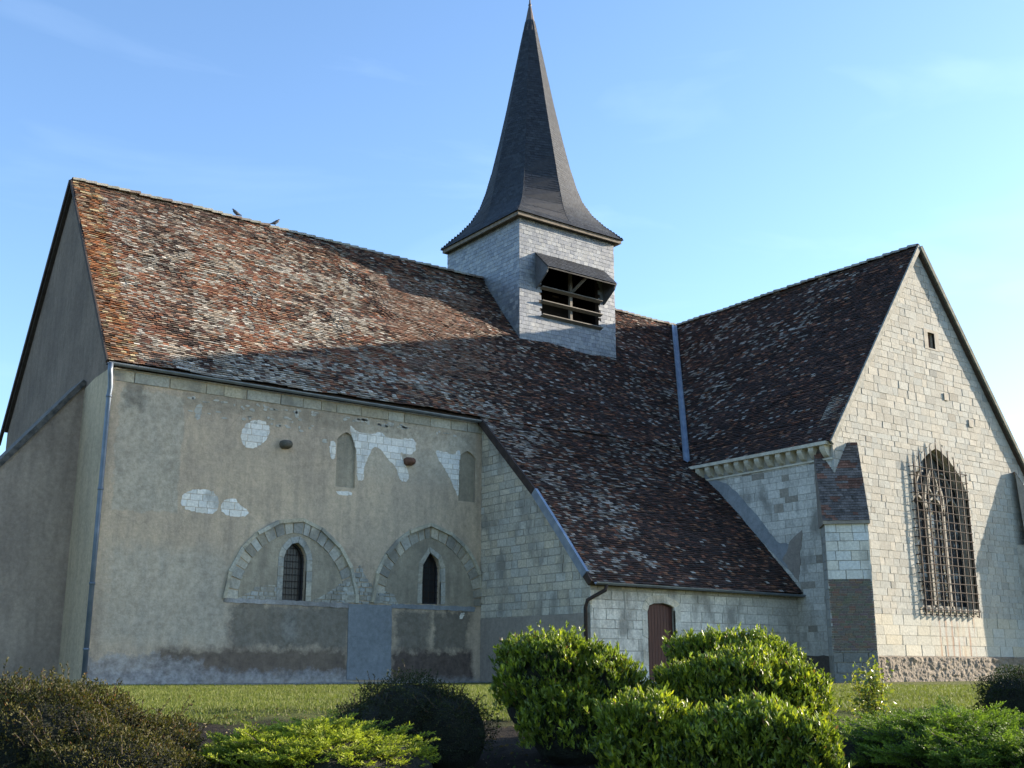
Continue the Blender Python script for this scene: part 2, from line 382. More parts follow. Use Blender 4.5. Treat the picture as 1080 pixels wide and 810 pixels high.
def voussoirs(name, fr, path_in, path_out, step, proud, m, parent, colf, seed=1, depth=.06, gap=.05, xmax=None):
    """stones between two matching polylines"""
    r = random.Random(seed); V, Fs, C = [], [], []
    seg = [0]
    for a, b in zip(path_out, path_out[1:]): seg.append(seg[-1]+math.hypot(b[0]-a[0], b[1]-a[1]))
    T = seg[-1]
    def at(p, s):
        for i in range(len(seg)-1):
            if s <= seg[i+1]+1e-9:
                t = (s-seg[i])/(seg[i+1]-seg[i]+1e-9); return (p[i][0]+(p[i+1][0]-p[i][0])*t, p[i][1]+(p[i+1][1]-p[i][1])*t)
        return p[-1]
    s = 0
    while s < T-.03:
        l = min(step*r.uniform(.75, 1.3), T-s); g = gap*step/2; a, b = s+g, s+l-g; s += l
        o = r.uniform(-.03, .03) if step > .12 else 0
        ii = [at(path_in, a), at(path_in, b)]; oo = [at(path_out, a), at(path_out, b)]
        oo = [(q[0]+(q[0]-p[0])*o, q[1]+(q[1]-p[1])*o) for p, q in zip(ii, oo)]
        pg = [ii[0], ii[1], oo[1], oo[0]]
        if xmax and max(p[0] for p in pg) > xmax: pg = [(min(p[0], xmax), p[1]) for p in pg]
        w = proud*r.uniform(.6, 1.4); k = len(V)
        V += [fr.p(a_, b_, w) for a_, b_ in pg]+[fr.p(a_, b_, -depth) for a_, b_ in pg]
        Fs.append((k, k+1, k+2, k+3)); Fs += [(k+i, k+4+i, k+4+(i+1) % 4, k+(i+1) % 4) for i in range(4)]
        C += [colf(pg[0][0], pg[0][1], r)]*8
    return pymesh(name, V, Fs, m, parent, cols=C)

# ------------------------------------------------------------------ dimensions of the church (metres)
XG, YN, ZN, YR, ZR = 8.87, 30.06, 8.47, 35.80, 15.79     # nave: gable x, roof edge, ridge
YW = 30.22                                               # nave wall face
XA, YA, ZA = 21.16, 24.81, 2.99                          # aisle
XW, YT, ZT, XR, ZQ = 30.107, 22.987, 7.876, 35.89, 15.73 # transept
TX0, TX1, TY0, TY1, TZ = 25.1, 30.02, 33.36, 38.5, 17.9  # tower
XE = 44.0
SN = (ZR-ZN)/(YR-YN); ST = (ZQ-ZT)/(XR-XW)
zn = lambda y: ZN+SN*(y-YN)
ztr = lambda x: ZT+ST*(x-XW)
YB = 2*YR-YN; XB = 2*XR-XW
Xv, Zv = Vector((1, 0, 0)), Vector((0, 0, 1))
FN = Frame((0, YW, 0), (1, 0, 0), (0, 0, 1), (0, -1, 0))       # nave front wall
FA = Frame((0, YA, 0), (1, 0, 0), (0, 0, 1), (0, -1, 0))       # aisle front wall
FG = Frame((0, YT, 0), (1, 0, 0), (0, 0, 1), (0, -1, 0))       # transept gable
FS = Frame((XA, 0, 0), (0, 1, 0), (0, 0, 1), (-1, 0, 0))       # aisle side wall (u = world y)
FW = Frame((XW, 0, 0), (0, 1, 0), (0, 0, 1), (-1, 0, 0))       # transept side wall
FX = Frame((XG, 0, 0), (0, 1, 0), (0, 0, 1), (-1, 0, 0))       # nave west gable
FT = Frame((0, TY0, 0), (1, 0, 0), (0, 0, 1), (0, -1, 0))      # tower front
FTL = Frame((TX0, 0, 0), (0, 1, 0), (0, 0, 1), (-1, 0, 0))

church = thing('church', 'old limestone village church with mottled clay tile roofs and a slate spire above the lawn', 'church', (20, 28, 0))
church_inv = Matrix.Translation((-20, -28, 0))
def P(o): o.matrix_parent_inverse = church_inv; return o

# ---- colours
def lime(base=(.44, .41, .35), var=.16, warm=.05):
    def f(x, y, r):
        k = 1.45*(1+r.uniform(-var, var)); wv = r.uniform(-warm, warm); return (base[0]*k*(1+wv), base[1]*k, base[2]*k*(1-wv*1.5))
    return f
def lime_gable(x, y, r):
    k = r.uniform(.90, 1.08); w = r.uniform(-.03, .04)
    if r.random() < .04: k *= .8
    return (.385*k*(1+w), .375*k, .335*k*(1-w))
PALE = [(.50, .46, .39), (.38, .35, .30), (.27, .245, .205), (.40, .33, .25), (.20, .18, .15)]
REDS = [(.20, .085, .050), (.28, .120, .068), (.140, .062, .042), (.23, .125, .080), (.30, .150, .082)]
DARKS = [(.066, .042, .034), (.086, .050, .038), (.050, .036, .032), (.110, .062, .046)]
def tcol(pale, red, r=random):
    q = r.random()
    if q < pale: c = r.choice(PALE)
    elif q < pale+(1-pale)*red: c = r.choice(REDS)
    else: c = r.choice(DARKS)
    k = r.uniform(.8, 1.15); return (c[0]*k, c[1]*k, c[2]*k)
def nave_tile(c, s):
    if random.random() < sstep(20.5, 25.0, c.x+(11-c.z)*.5): return aisle_tile(c, s)  # shade put into the colour: darker aisle tiles take over in the shaded part
    a = fbm(c.x*.8, c.z*1.1+5, 4); b = fbm(c.x*.45+31, c.z*.5, 3); d = fbm(c.x*2.8+7, c.z*3.4, 2)
    pale = .66*sstep(.40, .58, a*.6+d*.4)+.16
    red = .35+.60*sstep(.38, .58, b)
    if c.x > 18.5 and c.x < 25.5: pale *= .55; red = max(red, .45)       # relaid, evener tiles left of the tower
    if c.x < 10.6: red = .85; pale *= .6
    if c.z > 14.9: pale *= .6; red *= .6
    if c.z < 9.6: red *= .6
    col = tcol(pale, red)
    if c.x < 9.6: col = (col[0]*1.05, col[1]*.92, col[2]*.62)
    if random.random() < .30: col = tuple(a_*.5+b_*.5 for a_, b_ in zip(col, (.30, .24, .18)))
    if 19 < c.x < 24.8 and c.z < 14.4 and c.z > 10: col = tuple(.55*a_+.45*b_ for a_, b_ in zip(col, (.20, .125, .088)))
    return col
def aisle_tile(c, s):
    a = fbm(c.x*.7+3, c.z*1.0+2, 4); d = fbm(c.x*2.6, c.z*3.2, 2); band = math.exp(-((c.x-(21.6+(8.5-c.z)*.55))/1.5)**2)
    pale = .30*sstep(.44, .66, a*.5+d*.5)+.06+.34*band*sstep(.3, .6, d)
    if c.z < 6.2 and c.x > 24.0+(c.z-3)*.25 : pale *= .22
    q = tcol(min(.75, pale), .22); return (q[0]*.88, q[1]*.84, q[2]*.85)
def trans_tile(c, s):
    a = fbm(c.y*.7+9, c.z*.8, 4); d = fbm(c.y*2.6, c.z*3.0+3, 2)
    pale = .36*sstep(.42, .64, a*.5+d*.5)+.04
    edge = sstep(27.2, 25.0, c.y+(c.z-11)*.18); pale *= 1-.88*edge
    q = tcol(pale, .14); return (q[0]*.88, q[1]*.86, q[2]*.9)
SL = [(.165, .175, .185), (.19, .20, .205), (.14, .15, .165), (.215, .22, .215)]
def slate_wall(c, s): q = random.choice(SL); k = random.uniform(.78, 1.2); return (q[0]*k, q[1]*k, q[2]*k)
def slate_spire(c, s): q = random.choice(SL[:3]); k = random.uniform(.15, .24); return (q[0]*k*.88, q[1]*k, q[2]*k*1.2)

# ------------------------------------------------------------------ walls
P_ = lambda o: P(o)
# nave front wall, with two shallow walled-up niches and two lancets
n1 = (px(356, 455, FN), px(374, 515, FN)); n2 = (px(484, 475, FN), px(502, 530, FN))
def niche(a): (x0, z1), (x1, z0) = a; return lancet((x0+x1)/2, (x1-x0)/2, z0, z1-.25, z1+.02, 5)
niche1, niche2 = niche(n1), niche(n2)
L1 = lancet(14.60, .37, 2.30, 3.45, 4.0, 7); L2 = lancet(19.27, .35, 2.36, 3.35, 4.0, 7)
church_wall = P(slab('nave_wall', FN, [(XG+.01, -.3), (XE-.01, -.3), (XE-.01, 8.35), (XG+.01, 8.35)], [niche1, niche2, L1, L2], .7, M_plaster, church))
for nn_ in (niche1, niche2):
    P(slab('blocked_niche', FN, [(a, b) for a, b in nn_], [], .1, M_plaster_in, church, w=-.07))
# cornice course under the eave
P(masonry('stone_cornice', FN, [(XG+.05, 7.98), (XA, 7.98), (XA, 8.34), (XG+.05, 8.34)], (.30, .36), (.5, 1.1), M_stone_dirty, church, lime((.30, .275, .215), .18), proud=.025, gap=.02, seed=4, depth=.1))
# west gable wall
gable_out = [(YW+.01, -.3), (YB-.1, -.3), (YB-.1, zn(YN)+.05), (YR, ZR-.12), (YW+.01, ZN+.1)]
P(slab('west_gable_wall', FX, gable_out, [], .7, M_plaster_gable, church))
P(slab('ochre_bounce_strip', FX, rough_poly([(YW+.002, -.2), (32.45, -.2), (32.5, 8.15), (31.35, 8.3), (YW+.002, 8.3)], .3, .012, 3), [], .02, M_plaster_bounce, church, w=.014))  # lighter ochre render; the bounced light at this corner is put into its colour
# aisle side and front
VERGE = [(YN, 8.40), (27.1, 5.62), (YA-.0, 3.02)]
side_out = [(YA+.01, -.3), (YW, -.3), (YW, 8.35)]+[(y, z-.08) for y, z in VERGE[:2]]+[(YA+.01, VERGE[2][1]-.08)]
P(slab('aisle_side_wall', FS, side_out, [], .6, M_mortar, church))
door_op = lancet(23.90, .57, .05, 2.16, 2.34, 5)
door_op = [(23.33, .05), (24.47, .05), (24.47, 2.2), (24.2, 2.29), (23.9, 2.32), (23.6, 2.29), (23.33, 2.2)]
P(slab('aisle_front_wall', FA, [(XA+.01, -.3), (XW+.2, -.3), (XW+.2, 2.90), (XA+.01, 2.90)], [door_op], .6, M_mortar, church))
P(masonry('side_wall_stones', FS, [(YA-.01, 1.95), (YW-.02, 1.98), (YW-.02, 8.2), (27.1, 5.5), (YA-.01, 2.92)], (.19, .27), (.28, .62), M_stone_dirty, church, lime((.345, .315, .255), .14), proud=.014, gap=.022, seed=9, jit=.008))
P(slab('render_plinth', FS, rough_poly([(YA+.02, -.2), (YW-.02, -.2), (YW-.02, 1.95), (YA+.02, 1.95)], .3, .015, 6), [], .03, M_cement_brown, church, w=.022))
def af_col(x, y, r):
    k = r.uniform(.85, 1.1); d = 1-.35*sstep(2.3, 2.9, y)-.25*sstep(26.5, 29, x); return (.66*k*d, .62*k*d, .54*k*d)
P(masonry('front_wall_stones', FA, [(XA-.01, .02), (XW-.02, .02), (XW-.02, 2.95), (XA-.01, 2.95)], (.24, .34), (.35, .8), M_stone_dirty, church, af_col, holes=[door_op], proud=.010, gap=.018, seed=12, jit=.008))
# transept gable, side wall, back and far walls
gw = lancet(35.97, 1.66, 2.42, 6.60, 8.10, 12)
slit = [(36.08, 11.85), (36.50, 11.85), (36.50, 12.45), (36.08, 12.45)]
GO = [(XW+.01, -.3), (XB-.01, -.3), (XB-.01, ZT+.02), (XR, ZQ-.1), (XW+.01, ZT+.02)]
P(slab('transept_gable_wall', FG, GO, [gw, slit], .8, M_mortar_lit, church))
gw_out = lancet(35.97, 1.84, 2.22, 6.60, 8.34, 12)
P(masonry('gable_ashlar', FG, [(XW-.015, 2.15), (XB+.01, 2.15), (XB+.01, ZT-.0), (XR, ZQ-.15), (XW-.015, ZT-.0)], (.17, .30), (.22, .60), M_gable, church, lime_gable,
          holes=[gw_out, [(35.85, 11.8), (36.75, 11.8), (36.75, 12.55), (35.85, 12.55)]], proud=.014, gap=.010, seed=21, jit=.007))
P(masonry('gable_base_course', FG, [(XW-.015, .82), (XB+.01, .82), (XB+.01, 2.15), (XW-.015, 2.15)], (.30, .36), (.5, 1.0), M_gable, church, lime((.315, .30, .255), .05), proud=.012, gap=.008, seed=22))
def rub(V, Fs):
    nx, nz = 300, 24
    for j in range(nz+1):
        for i in range(nx+1):
            x = XW+.3+(XB-XW-.25)*i/nx; z = -.1+.92*j/nz
            d = .05+.10*abs(fbm(x*3.1, z*4.2, 4)-.5)*2+.05*fbm(x*9, z*11, 2)+.07*max(0, .35-z)
            if j == nz: d = -.02
            V.append(Vector((x, YT-d, z+(fbm(x*2, 4, 3)-.5)*.05*(j/nz))))
    for j in range(nz):
        for i in range(nx): a = j*(nx+1)+i; Fs.append((a, a+1, a+nx+2, a+nx+1))
P(mesh_from('rubble_plinth', rub, M_rubble, church))
def side_out_w(): return [(YT+.01, -.3), (YB, -.3), (YB, ZT-.03), (YT+.01, ZT-.03)]
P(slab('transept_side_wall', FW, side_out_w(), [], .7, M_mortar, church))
def tw_col(x, y, r):
    k = r.uniform(.84, 1.08)*(.72+.28*sstep(2.5, 5.5, y+r.uniform(-1, 1)))
    if r.random() < .09: return (.36*k, .32*k, .26*k)
    return (.62*k, .59*k, .52*k)
P(masonry('transept_side_stones', FW, [(YT+.0, .8), (YA+1.2, .8), (YA+1.2, 3.4), (YW-.6, 7.1), (YT+.0, 7.1)], (.20, .30), (.28, .6), M_stone_dirty, church, tw_col, proud=.010, gap=.012, seed=31))
P(slab('damp_plinth', FW, rough_poly([(YT+.1, -.2), (YA+.5, -.2), (YA+.5, .85), (YT+.1, .8)], .2, .02, 9), [], .05, M_plaster_brown, church, w=.02))
P(slab('cement_fillet', FW, rough_poly([px(735, 497, FW), px(842, 612, FW), px(838, 575, FW), px(820, 572, FW), px(800, 545, FW), px(770, 512, FW)], .15, .03, 10), [], .03, M_cement, church, w=.024))
P(slab('cement_fillet', FW, rough_poly([px(843, 614, FW), px(846, 560, FW), px(836, 568, FW), px(826, 590, FW)], .12, .03, 11), [], .03, M_cement_brown, church, w=.030))
for nm, a, b in (('transept_far_wall', (XB-.35, YT+.8), (XB-.35, YB)),):
    P(mesh_from(nm, lambda V, Fs: box(V, Fs, Vector((a[0], (a[1]+b[1])/2, 3.8)), Xv, Vector((0, 1, 0)), Zv, .35, (b[1]-a[1])/2, 4.05), M_mortar, church))
P(mesh_from('nave_back_wall', lambda V, Fs: box(V, Fs, Vector(((XG+XE)/2+.4, YB-.4, 4.0)), Xv, Vector((0, 1, 0)), Zv, (XE-XG)/2-.5, .3, 4.3), M_plaster, church))
P(slab('east_gable_wall', Frame((XE, 0, 0), (0, 1, 0), (0, 0, 1), (1, 0, 0)), [(YW+.7, -.3), (YB-.1, -.3), (YB-.1, ZN-.1), (YR, ZR-.2), (YW+.7, ZN+.6)], [], .6, M_plaster, church))

# ------------------------------------------------------------------ nave wall details
grey = lime((.29, .265, .215), .34); greyp = lime((.27, .255, .22), .2)
def arch(cx, hw, zs, zt, wd, seed, pale, xmax=None):
    n = 16
    out = arch_path(cx, hw, zs, zs, zt, n); inn = arch_path(cx, hw-wd, zs, zs, zt-wd*1.05, n)
    hm = arch_path(cx, hw+.10, zs, zs, zt+.11, n)
    a = P(voussoirs('blind_arch', FN, inn, out, .30, .03, M_stone_dirty, church, grey, seed, gap=.14, xmax=xmax))
    h = P(voussoirs('hood_mould', FN, out, hm, .7, .10, M_stone_dirty, church, lime((.35, .315, .24), .12), seed+1, gap=.02, xmax=xmax)); h.parent = a; h.matrix_parent_inverse = a.matrix_world.inverted() if False else Matrix.Identity(4)
    a.matrix_parent_inverse = church_inv
    return a, inn
def fill_patch(pts, th, m, seed, amp=.03, nm='plaster_patch', w=.0): return P(slab(nm, FN, rough_poly(pts, .12, amp, seed), [], .05, m, church, w=th))
A1, inn1 = arch(14.57, 2.02, 2.30, 4.62, .34, 41, 0)
A2, inn2 = arch(19.22, 2.02, 2.34, 4.78, .34, 51, 0, xmax=XA-.01)
P(slab('tympanum', FN, rough_poly(inn1, .12, .02, 111), [L1], .03, M_plaster_in, church, w=.006))
P(slab('tympanum', FN, rough_poly([p if p[0] < XA-.05 else (XA-.05, p[1]) for p in inn2], .12, .02, 112), [L2], .03, M_plaster_in, church, w=.006))
def surround(L, cx, hw, z0, zs, zt, wd, m, colf, seed, step=.32):
    out = arch_path(cx, hw+wd, z0, zs, zt+wd*1.15, 12); inn = arch_path(cx, hw, z0, zs, zt, 12)
    o = P(voussoirs('window_surround', FN, inn, out, step, .022, m, church, colf, seed, gap=.05)); return o
surround(L1, 14.60, .37, 2.30, 3.45, 4.0, .17, M_stone_dirty, lime((.28, .265, .225), .2), 61)
surround(L2, 19.27, .35, 2.36, 3.35, 4.0, .16, M_stone_dirty, lime((.33, .305, .25), .08), 62, .5)
for i, (L_, cx, hw, z0, z1) in enumerate(((L1, 14.60, .37, 2.30, 4.0), (L2, 19.27, .35, 2.36, 4.0))):
    fr_ = P(slab('lancet_window', FN, lancet(cx, hw+.02, z0-.02, z1-.55, z1+.02, 7), [lancet(cx, hw-.05, z0+.05, z1-.58, z1-.07, 7)], .05, M_lead, church, w=-.20))
    g_ = slab('pane', FN, lancet(cx, hw+.02, z0-.02, z1-.55, z1+.02, 7), [], .02, M_dglass, fr_, w=-.25)
    def bars(V, Fs):
        for k in range(1, 4): x = cx-hw+2*hw*k/4; tube(V, Fs, [FN.p(x, z0, -.16), FN.p(x, z1-.25 if k != 2 else z1-.04, -.16)], .010, 5)
        for k in range(1, 9): z = z0+k*.19; tube(V, Fs, [FN.p(cx-hw+.01, z, -.16), FN.p(cx+hw-.01, z, -.16)], .008, 5)
    g2 = mesh_from('window_bars', bars, M_iron, fr_)
# patch of the wall inside the arches (older ochre coat with rubble showing)
P(masonry('rubble_infill', FN, rough_poly([(12.9, 2.32), (14.05, 2.32), (14.05, 2.75), (13.4, 2.62)], .12, .03, 3), (.09, .15), (.12, .26), M_stone_dirty, church, greyp, proud=.016, gap=.02, jit=.01, seed=71))
P(masonry('rubble_infill', FN, rough_poly([(15.15, 2.3), (18.1, 2.32), (17.9, 2.62), (17.2, 2.8), (16.7, 3.4), (16.3, 2.95), (15.6, 2.55)], .12, .03, 4), (.10, .17), (.13, .32), M_stone_dirty, church, lime((.27, .26, .225), .25), proud=.028, gap=.02, jit=.012, seed=72))
# exposed pale stone where the plaster has fallen
def fallen(pix, seed, ch=(.15, .24), bl=(.22, .5), col=lime((.56, .53, .475), .12, .02)):
    pts = [px(x, y, FN) for x, y in pix]; pts = [((a[0]*3+b[0])/4, (a[1]*3+b[1])/4) if k else ((a[0]+b[0]*3)/4, (a[1]+b[1]*3)/4) for a, b in zip(pts, pts[1:]+pts[:1]) for k in (1, 0)]; pts = rough_poly(pts, .05, .016, seed)
    if poly_area(pts) < 0: pts = pts[::-1]
    P(masonry('exposed_stones', FN, pts, ch, bl, M_stone, church, col, proud=.006, gap=.012, seed=seed, depth=.02))
fallen([(253, 456), (262, 444), (278, 443), (286, 452), (281, 464), (268, 474), (256, 471)], 81)
fallen([(190, 525), (200, 516), (222, 516), (232, 526), (228, 543), (206, 540), (192, 536)], 82)
fallen([(233, 529), (247, 524), (252, 532), (264, 540), (256, 546), (234, 543)], 83)
fallen([(369, 446), (376, 456), (392, 458), (402, 455), (408, 462), (425, 463), (439, 463), (438, 478), (428, 480), (422, 476), (424, 484), (432, 500), (430, 508), (422, 508), (418, 492), (410, 486), (402, 474), (394, 470), (388, 482), (383, 496), (384, 507), (376, 507), (377, 478), (370, 458)], 84)
fallen([(347, 466), (354, 465), (354, 482), (349, 486)], 85)
fallen([(354, 517), (372, 519), (370, 523), (356, 522)], 86)
fallen([(458, 474), (470, 477), (480, 480), (482, 474), (486, 476), (484, 500), (484, 527), (478, 512), (470, 495), (463, 486)], 87)
fallen([(205, 428), (214, 425), (212, 440), (206, 444)], 88, col=lime((.36, .34, .29), .1))
fallen([(485, 655), (484, 648), (492, 646)], 89)
r_ = random.Random(5)
def chips(V, Fs):                     # small stones showing through below the cornice
    for k in range(170):
        x = r_.uniform(10.9, 20.3); z = 7.9-abs(r_.gauss(0, .16)) if r_.random() < .6 else 7.55-abs(r_.gauss(0, .22))
        if r_.random() < .4: x = r_.gauss(17.4, .8)
        if 15.4 < x < 20.9 and z < 7.78: continue
        o = blob_outline(x, z, r_.uniform(.03, .10), r_.uniform(.02, .05), 9, .2, seed=k); b = len(V)
        V += [FN.p(a, c, .012) for a, c in o]+[FN.p(a, c, -.01) for a, c in o]; Fs.append(tuple(range(b, b+9)))
        Fs += [(b+i, b+9+i, b+9+(i+1) % 9, b+(i+1) % 9) for i in range(9)]
P(mesh_from('stone_chips', chips, plain('chip_stone', (.52, .49, .42), (.34, .32, .27), 4, bd=.004), church))['kind'] = 'stuff'
for (x, y, c) in ((301, 469, (.14, .125, .10)), (431, 487, (.17, .085, .055))):
    u, v = px(x, y, FN)
    def stone(V, Fs, u=u, v=v):
        n = 12
        for k, (w, s) in enumerate(((-.02, 1.0), (.10, .95), (.20, .75), (.25, .35))):
            for a, b in blob_outline(u, v, .19*s, .14*s, n, .15, 2.6, 3): V.append(FN.p(a, b, w))
            if k: Fs.extend([((k-1)*n+i, (k-1)*n+(i+1) % n, k*n+(i+1) % n, k*n+i) for i in range(n)])
        Fs.append(tuple(3*n+i for i in range(n)))
    P(mesh_from('projecting_stone', stone, plain('corbel_%d' % x, c, None, 9, bd=.02), church, True))
# plaster layers near the ground
fill_patch([(16.4, .1), (17.88, .1), (17.85, 2.28), (16.38, 2.28)], .035, M_cement, 97, .008, 'cement_patch')
fill_patch([(12.5, 2.2), (16.4, 2.16), (16.4, 2.3), (12.5, 2.32)], .022, M_stone_dirty if False else M_plaster_pale, 98, .012, 'stone_sill_band')
fill_patch([(17.85, 2.2), (20.9, 2.18), (20.95, 2.33), (17.85, 2.33)], .022, M_cement, 99, .012, 'stone_sill_band')

# ------------------------------------------------------------------ roofs
LW = (Xv, Zv)
def plane_under(name, quad, th, m):
    a, b, c, d = map(Vector, quad); n = (b-a).cross(d-a).normalized()
    V = [p-n*.06 for p in (a, b, c, d)]+[p-n*(th+.06) for p in (a, b, c, d)]
    return P(pymesh(name, V, [(0, 1, 2, 3), (7, 6, 5, 4), (0, 4, 5, 1), (1, 5, 6, 2), (2, 6, 7, 3), (3, 7, 4, 0)], m, church))
q_nave = ((XG-.12, YN, ZN), (XE, YN, ZN), (XE, YR, ZR), (XG-.12, YR, ZR))
plane_under('roof_deck', q_nave, .10, M_under)
plane_under('roof_deck', ((XE, YB, ZN), (XG-.12, YB, ZN), (XG-.12, YR, ZR), (XE, YR, ZR)), .10, M_under)
def keep_n(c):
    if c.x > XW-.1 and ztr(c.x) > c.z+.02: return False
    if TX0+.15 < c.x < TX1-.15 and c.y > TY0+.2: return False
    if c.x > XW+8: return False
    return True
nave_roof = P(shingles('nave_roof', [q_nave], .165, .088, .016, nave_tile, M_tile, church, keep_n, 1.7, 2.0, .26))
P(shingles('nave_back_roof', [((XE, YB, ZN), (XG-.12, YB, ZN), (XG-.12, YR, ZR), (XE, YR, ZR))], .34, .3, .02, nave_tile, M_tile, church, None, .8, 1.5))
v = [(YA-.22, 2.80), (27.1, 5.66), (YN+.06, 8.50)]
AQ = [((XA-.14, v[i][0], v[i][1]), (XW+.05, v[i][0], v[i][1]), (XW+.05, v[i+1][0], v[i+1][1]), (XA-.14, v[i+1][0], v[i+1][1])) for i in range(2)]
for q in AQ: plane_under('roof_deck', q, .08, M_under)
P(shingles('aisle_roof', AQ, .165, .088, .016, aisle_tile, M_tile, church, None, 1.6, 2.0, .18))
q_tr = ((XW-.20, YR, ZT-.20*ST), (XW-.20, YT-.14, ZT-.20*ST), (XR, YT-.14, ZQ), (XR, YR, ZQ))
q_tr2 = ((XB+.28, YT-.14, ZT-.28*ST), (XB+.28, YR, ZT-.28*ST), (XR, YR, ZQ), (XR, YT-.14, ZQ))
plane_under('roof_deck', ((XW-.18, YW-.3, ZT-.18*ST), (XW-.18, YT-.12, ZT-.18*ST), (XR, YT-.12, ZQ), (XR, YR, ZQ)), .08, M_under)
plane_under('roof_deck', q_tr2, .08, M_under)
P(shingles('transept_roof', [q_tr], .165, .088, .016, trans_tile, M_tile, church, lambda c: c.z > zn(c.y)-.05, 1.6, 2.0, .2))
P(shingles('transept_far_roof', [q_tr2], .34, .3, .02, trans_tile, M_tile, church, None, .8, 1.5))
def ridge(name, a, b, m, colf, keep=None):
    a, b = Vector(a), Vector(b); d = (b-a); n = int(d.length/.36); d.normalize(); s = d.cross(Zv); V, Fs, C = [], [], []
    for i in range(n):
        p0 = a+d*i*.36; p1 = p0+d*.40
        if keep and not keep(p0): continue
        z = (fbm(p0.x*.35+p0.y*.2, 3.3, 3)-.5)*.12+random.uniform(-.008, .012); k = len(V); ex = .022
        for p, rr in ((p0, .115), (p1, .135+random.uniform(0, .012))):
            for j in range(7):
                t = math.pi*j/6; V.append(p+s*math.cos(t)*rr*1.15+Zv*(math.sin(t)*rr+z-.03)+Zv*(ex if rr > .12 else 0))
        Fs += [(k+j, k+j+1, k+8+j, k+7+j) for j in range(6)]; Fs.append(tuple(k+7+j for j in range(7)))
        C += [colf(p0, 0)]*14
    return P(pymesh(name, V, Fs, m, church, cols=C))
ridge_col = lambda c, s: random.choice([(.30, .28, .24), (.24, .225, .19), (.20, .15, .115), (.33, .31, .25), (.27, .26, .20)])
ridge('ridge_tiles', (XG-.1, YR, ZR+.02), (TX0, YR, ZR+.02), M_tile, ridge_col)
ridge('ridge_tiles', (TX1, YR, ZR+.02), (XE, YR, ZR+.02), M_tile, ridge_col)
ridge('ridge_tiles', (XR, YT-.1, ZQ+.02), (XR, YR, ZQ+.02), M_tile, ridge_col)
# valley flashing
pv = Vector((XW-.1, YN+(ZT-.1*ST-ZN)/SN, ZT-.1*ST)); pv2 = Vector((XR, YN+(ZQ-ZN)/SN, ZQ))
nn_n = Vector((0, -SN, 1)).normalized(); nn_t = Vector((-ST, 0, 1)).normalized()
pv2 = pv.lerp(pv2, .985); wn = nn_n.cross((pv2-pv).normalized()).normalized(); wt = nn_t.cross((pv2-pv).normalized()).normalized()
if wn.x > 0: wn = -wn
if wt.y > 0: wt = -wt
def val(V, Fs):
    off = (nn_n+nn_t).normalized()*.15; n = 9
    for i in range(n+1):
        p = pv.lerp(pv2, i/n)+off; V.extend([p+wn*.17+nn_n*.012, p, p+wt*.10+nn_t*.012, p+wn*.17-nn_n*.03, p-off*.5, p+wt*.10-nn_t*.03])
        if i:
            a = (i-1)*6; b = i*6
            Fs.extend([(a, a+1, b+1, b), (a+1, a+2, b+2, b+1), (a+3, a, b, b+3), (a+2, a+5, b+5, b+2)])
P(mesh_from('valley_flashing', val, M_zinc, church))
# verge of the aisle roof: dark board above, zinc strip below
va = [Vector((XA-.17, y, z)) for y, z in ((YN+.05, 8.40), (27.1, 5.58), (YA-.22, 2.76))]
m1 = va[1].lerp(va[2], .06)
def vb(pts, w, h):
    def f(V, Fs):
        for a, b in zip(pts, pts[1:]): beam(V, Fs, a, b, w, h)
    return f
P(mesh_from('verge_board', vb([va[0], va[1]], .07, .24), M_board, church))
P(mesh_from('zinc_verge_strip', vb([va[1].lerp(va[2], -.02)+Vector((-.01, 0, .03)), va[1].lerp(va[2], .46)+Vector((-.01, 0, .05)), va[1].lerp(va[2], .92)+Vector((-.01, 0, .03))], .10, .25), M_zinc, church))
P(mesh_from('verge_board', vb([va[1].lerp(va[2], .90), va[2]], .07, .2), M_board, church))
# nave west verge and transept verges
def wverge(V, Fs):
    beam(V, Fs, (XG-.14, YN, ZN-.02), (XG-.14, YR, ZR-.02), .05, .12)
    beam(V, Fs, (XG-.14, YB+.35, ZN-.46), (XG-.14, YR, ZR-.02), .10, .14)
P(mesh_from('west_verge', wverge, M_board, church))
P(mesh_from('gable_verge_tiles', lambda V, Fs: beam(V, Fs, (XW-.22, YT-.15, ZT-.22*ST-.03), (XR-.02, YT-.15, ZQ-.03), .07, .17), plain('pale_verge_mortar', (.30, .29, .25), (.16, .16, .13), 6, bd=.006), church))
P(mesh_from('gable_verge_tiles', lambda V, Fs: beam(V, Fs, (XB+.30, YT-.17, ZT-.30*ST-.03), (XR+.02, YT-.17, ZQ-.03), .10, .16), M_vergegreen, church))
# cornice on corbels under the transept eave
corn = P(mesh_from('transept_cornice', lambda V, Fs: (beam(V, Fs, (XW-.16, YT+.02, ZT-.30), (XW-.16, YW-.3, ZT-.30), .36, .11), beam(V, Fs, (XW-.03, YT+.02, ZT-.79), (XW-.03, YW-.9, ZT-.79), .06, .06)), plain('cornice_stone', (.62, .57, .46), (.45, .41, .32), 4, bd=.006), church))
for k in range(13):
    y = YT+.22+k*.47
    def cb(V, Fs):
        prof = [(0, -.34), (-.27, -.34), (-.27, -.47), (-.22, -.56), (-.12, -.68), (0, -.74)]
        for sy in (-.10, .10):
            for a, b in prof: V.append(Vector((XW+a, y+sy, ZT+b)))
        n = len(prof); Fs.append(tuple(range(n))); Fs.append(tuple(range(2*n-1, n-1, -1)))
        Fs.extend([(i, i+n, n+(i+1) % n, (i+1) % n) for i in range(n)])
    o = mesh_from('corbel', cb, bpy.data.materials['cornice_stone'], corn); o.matrix_parent_inverse = Matrix.Identity(4)

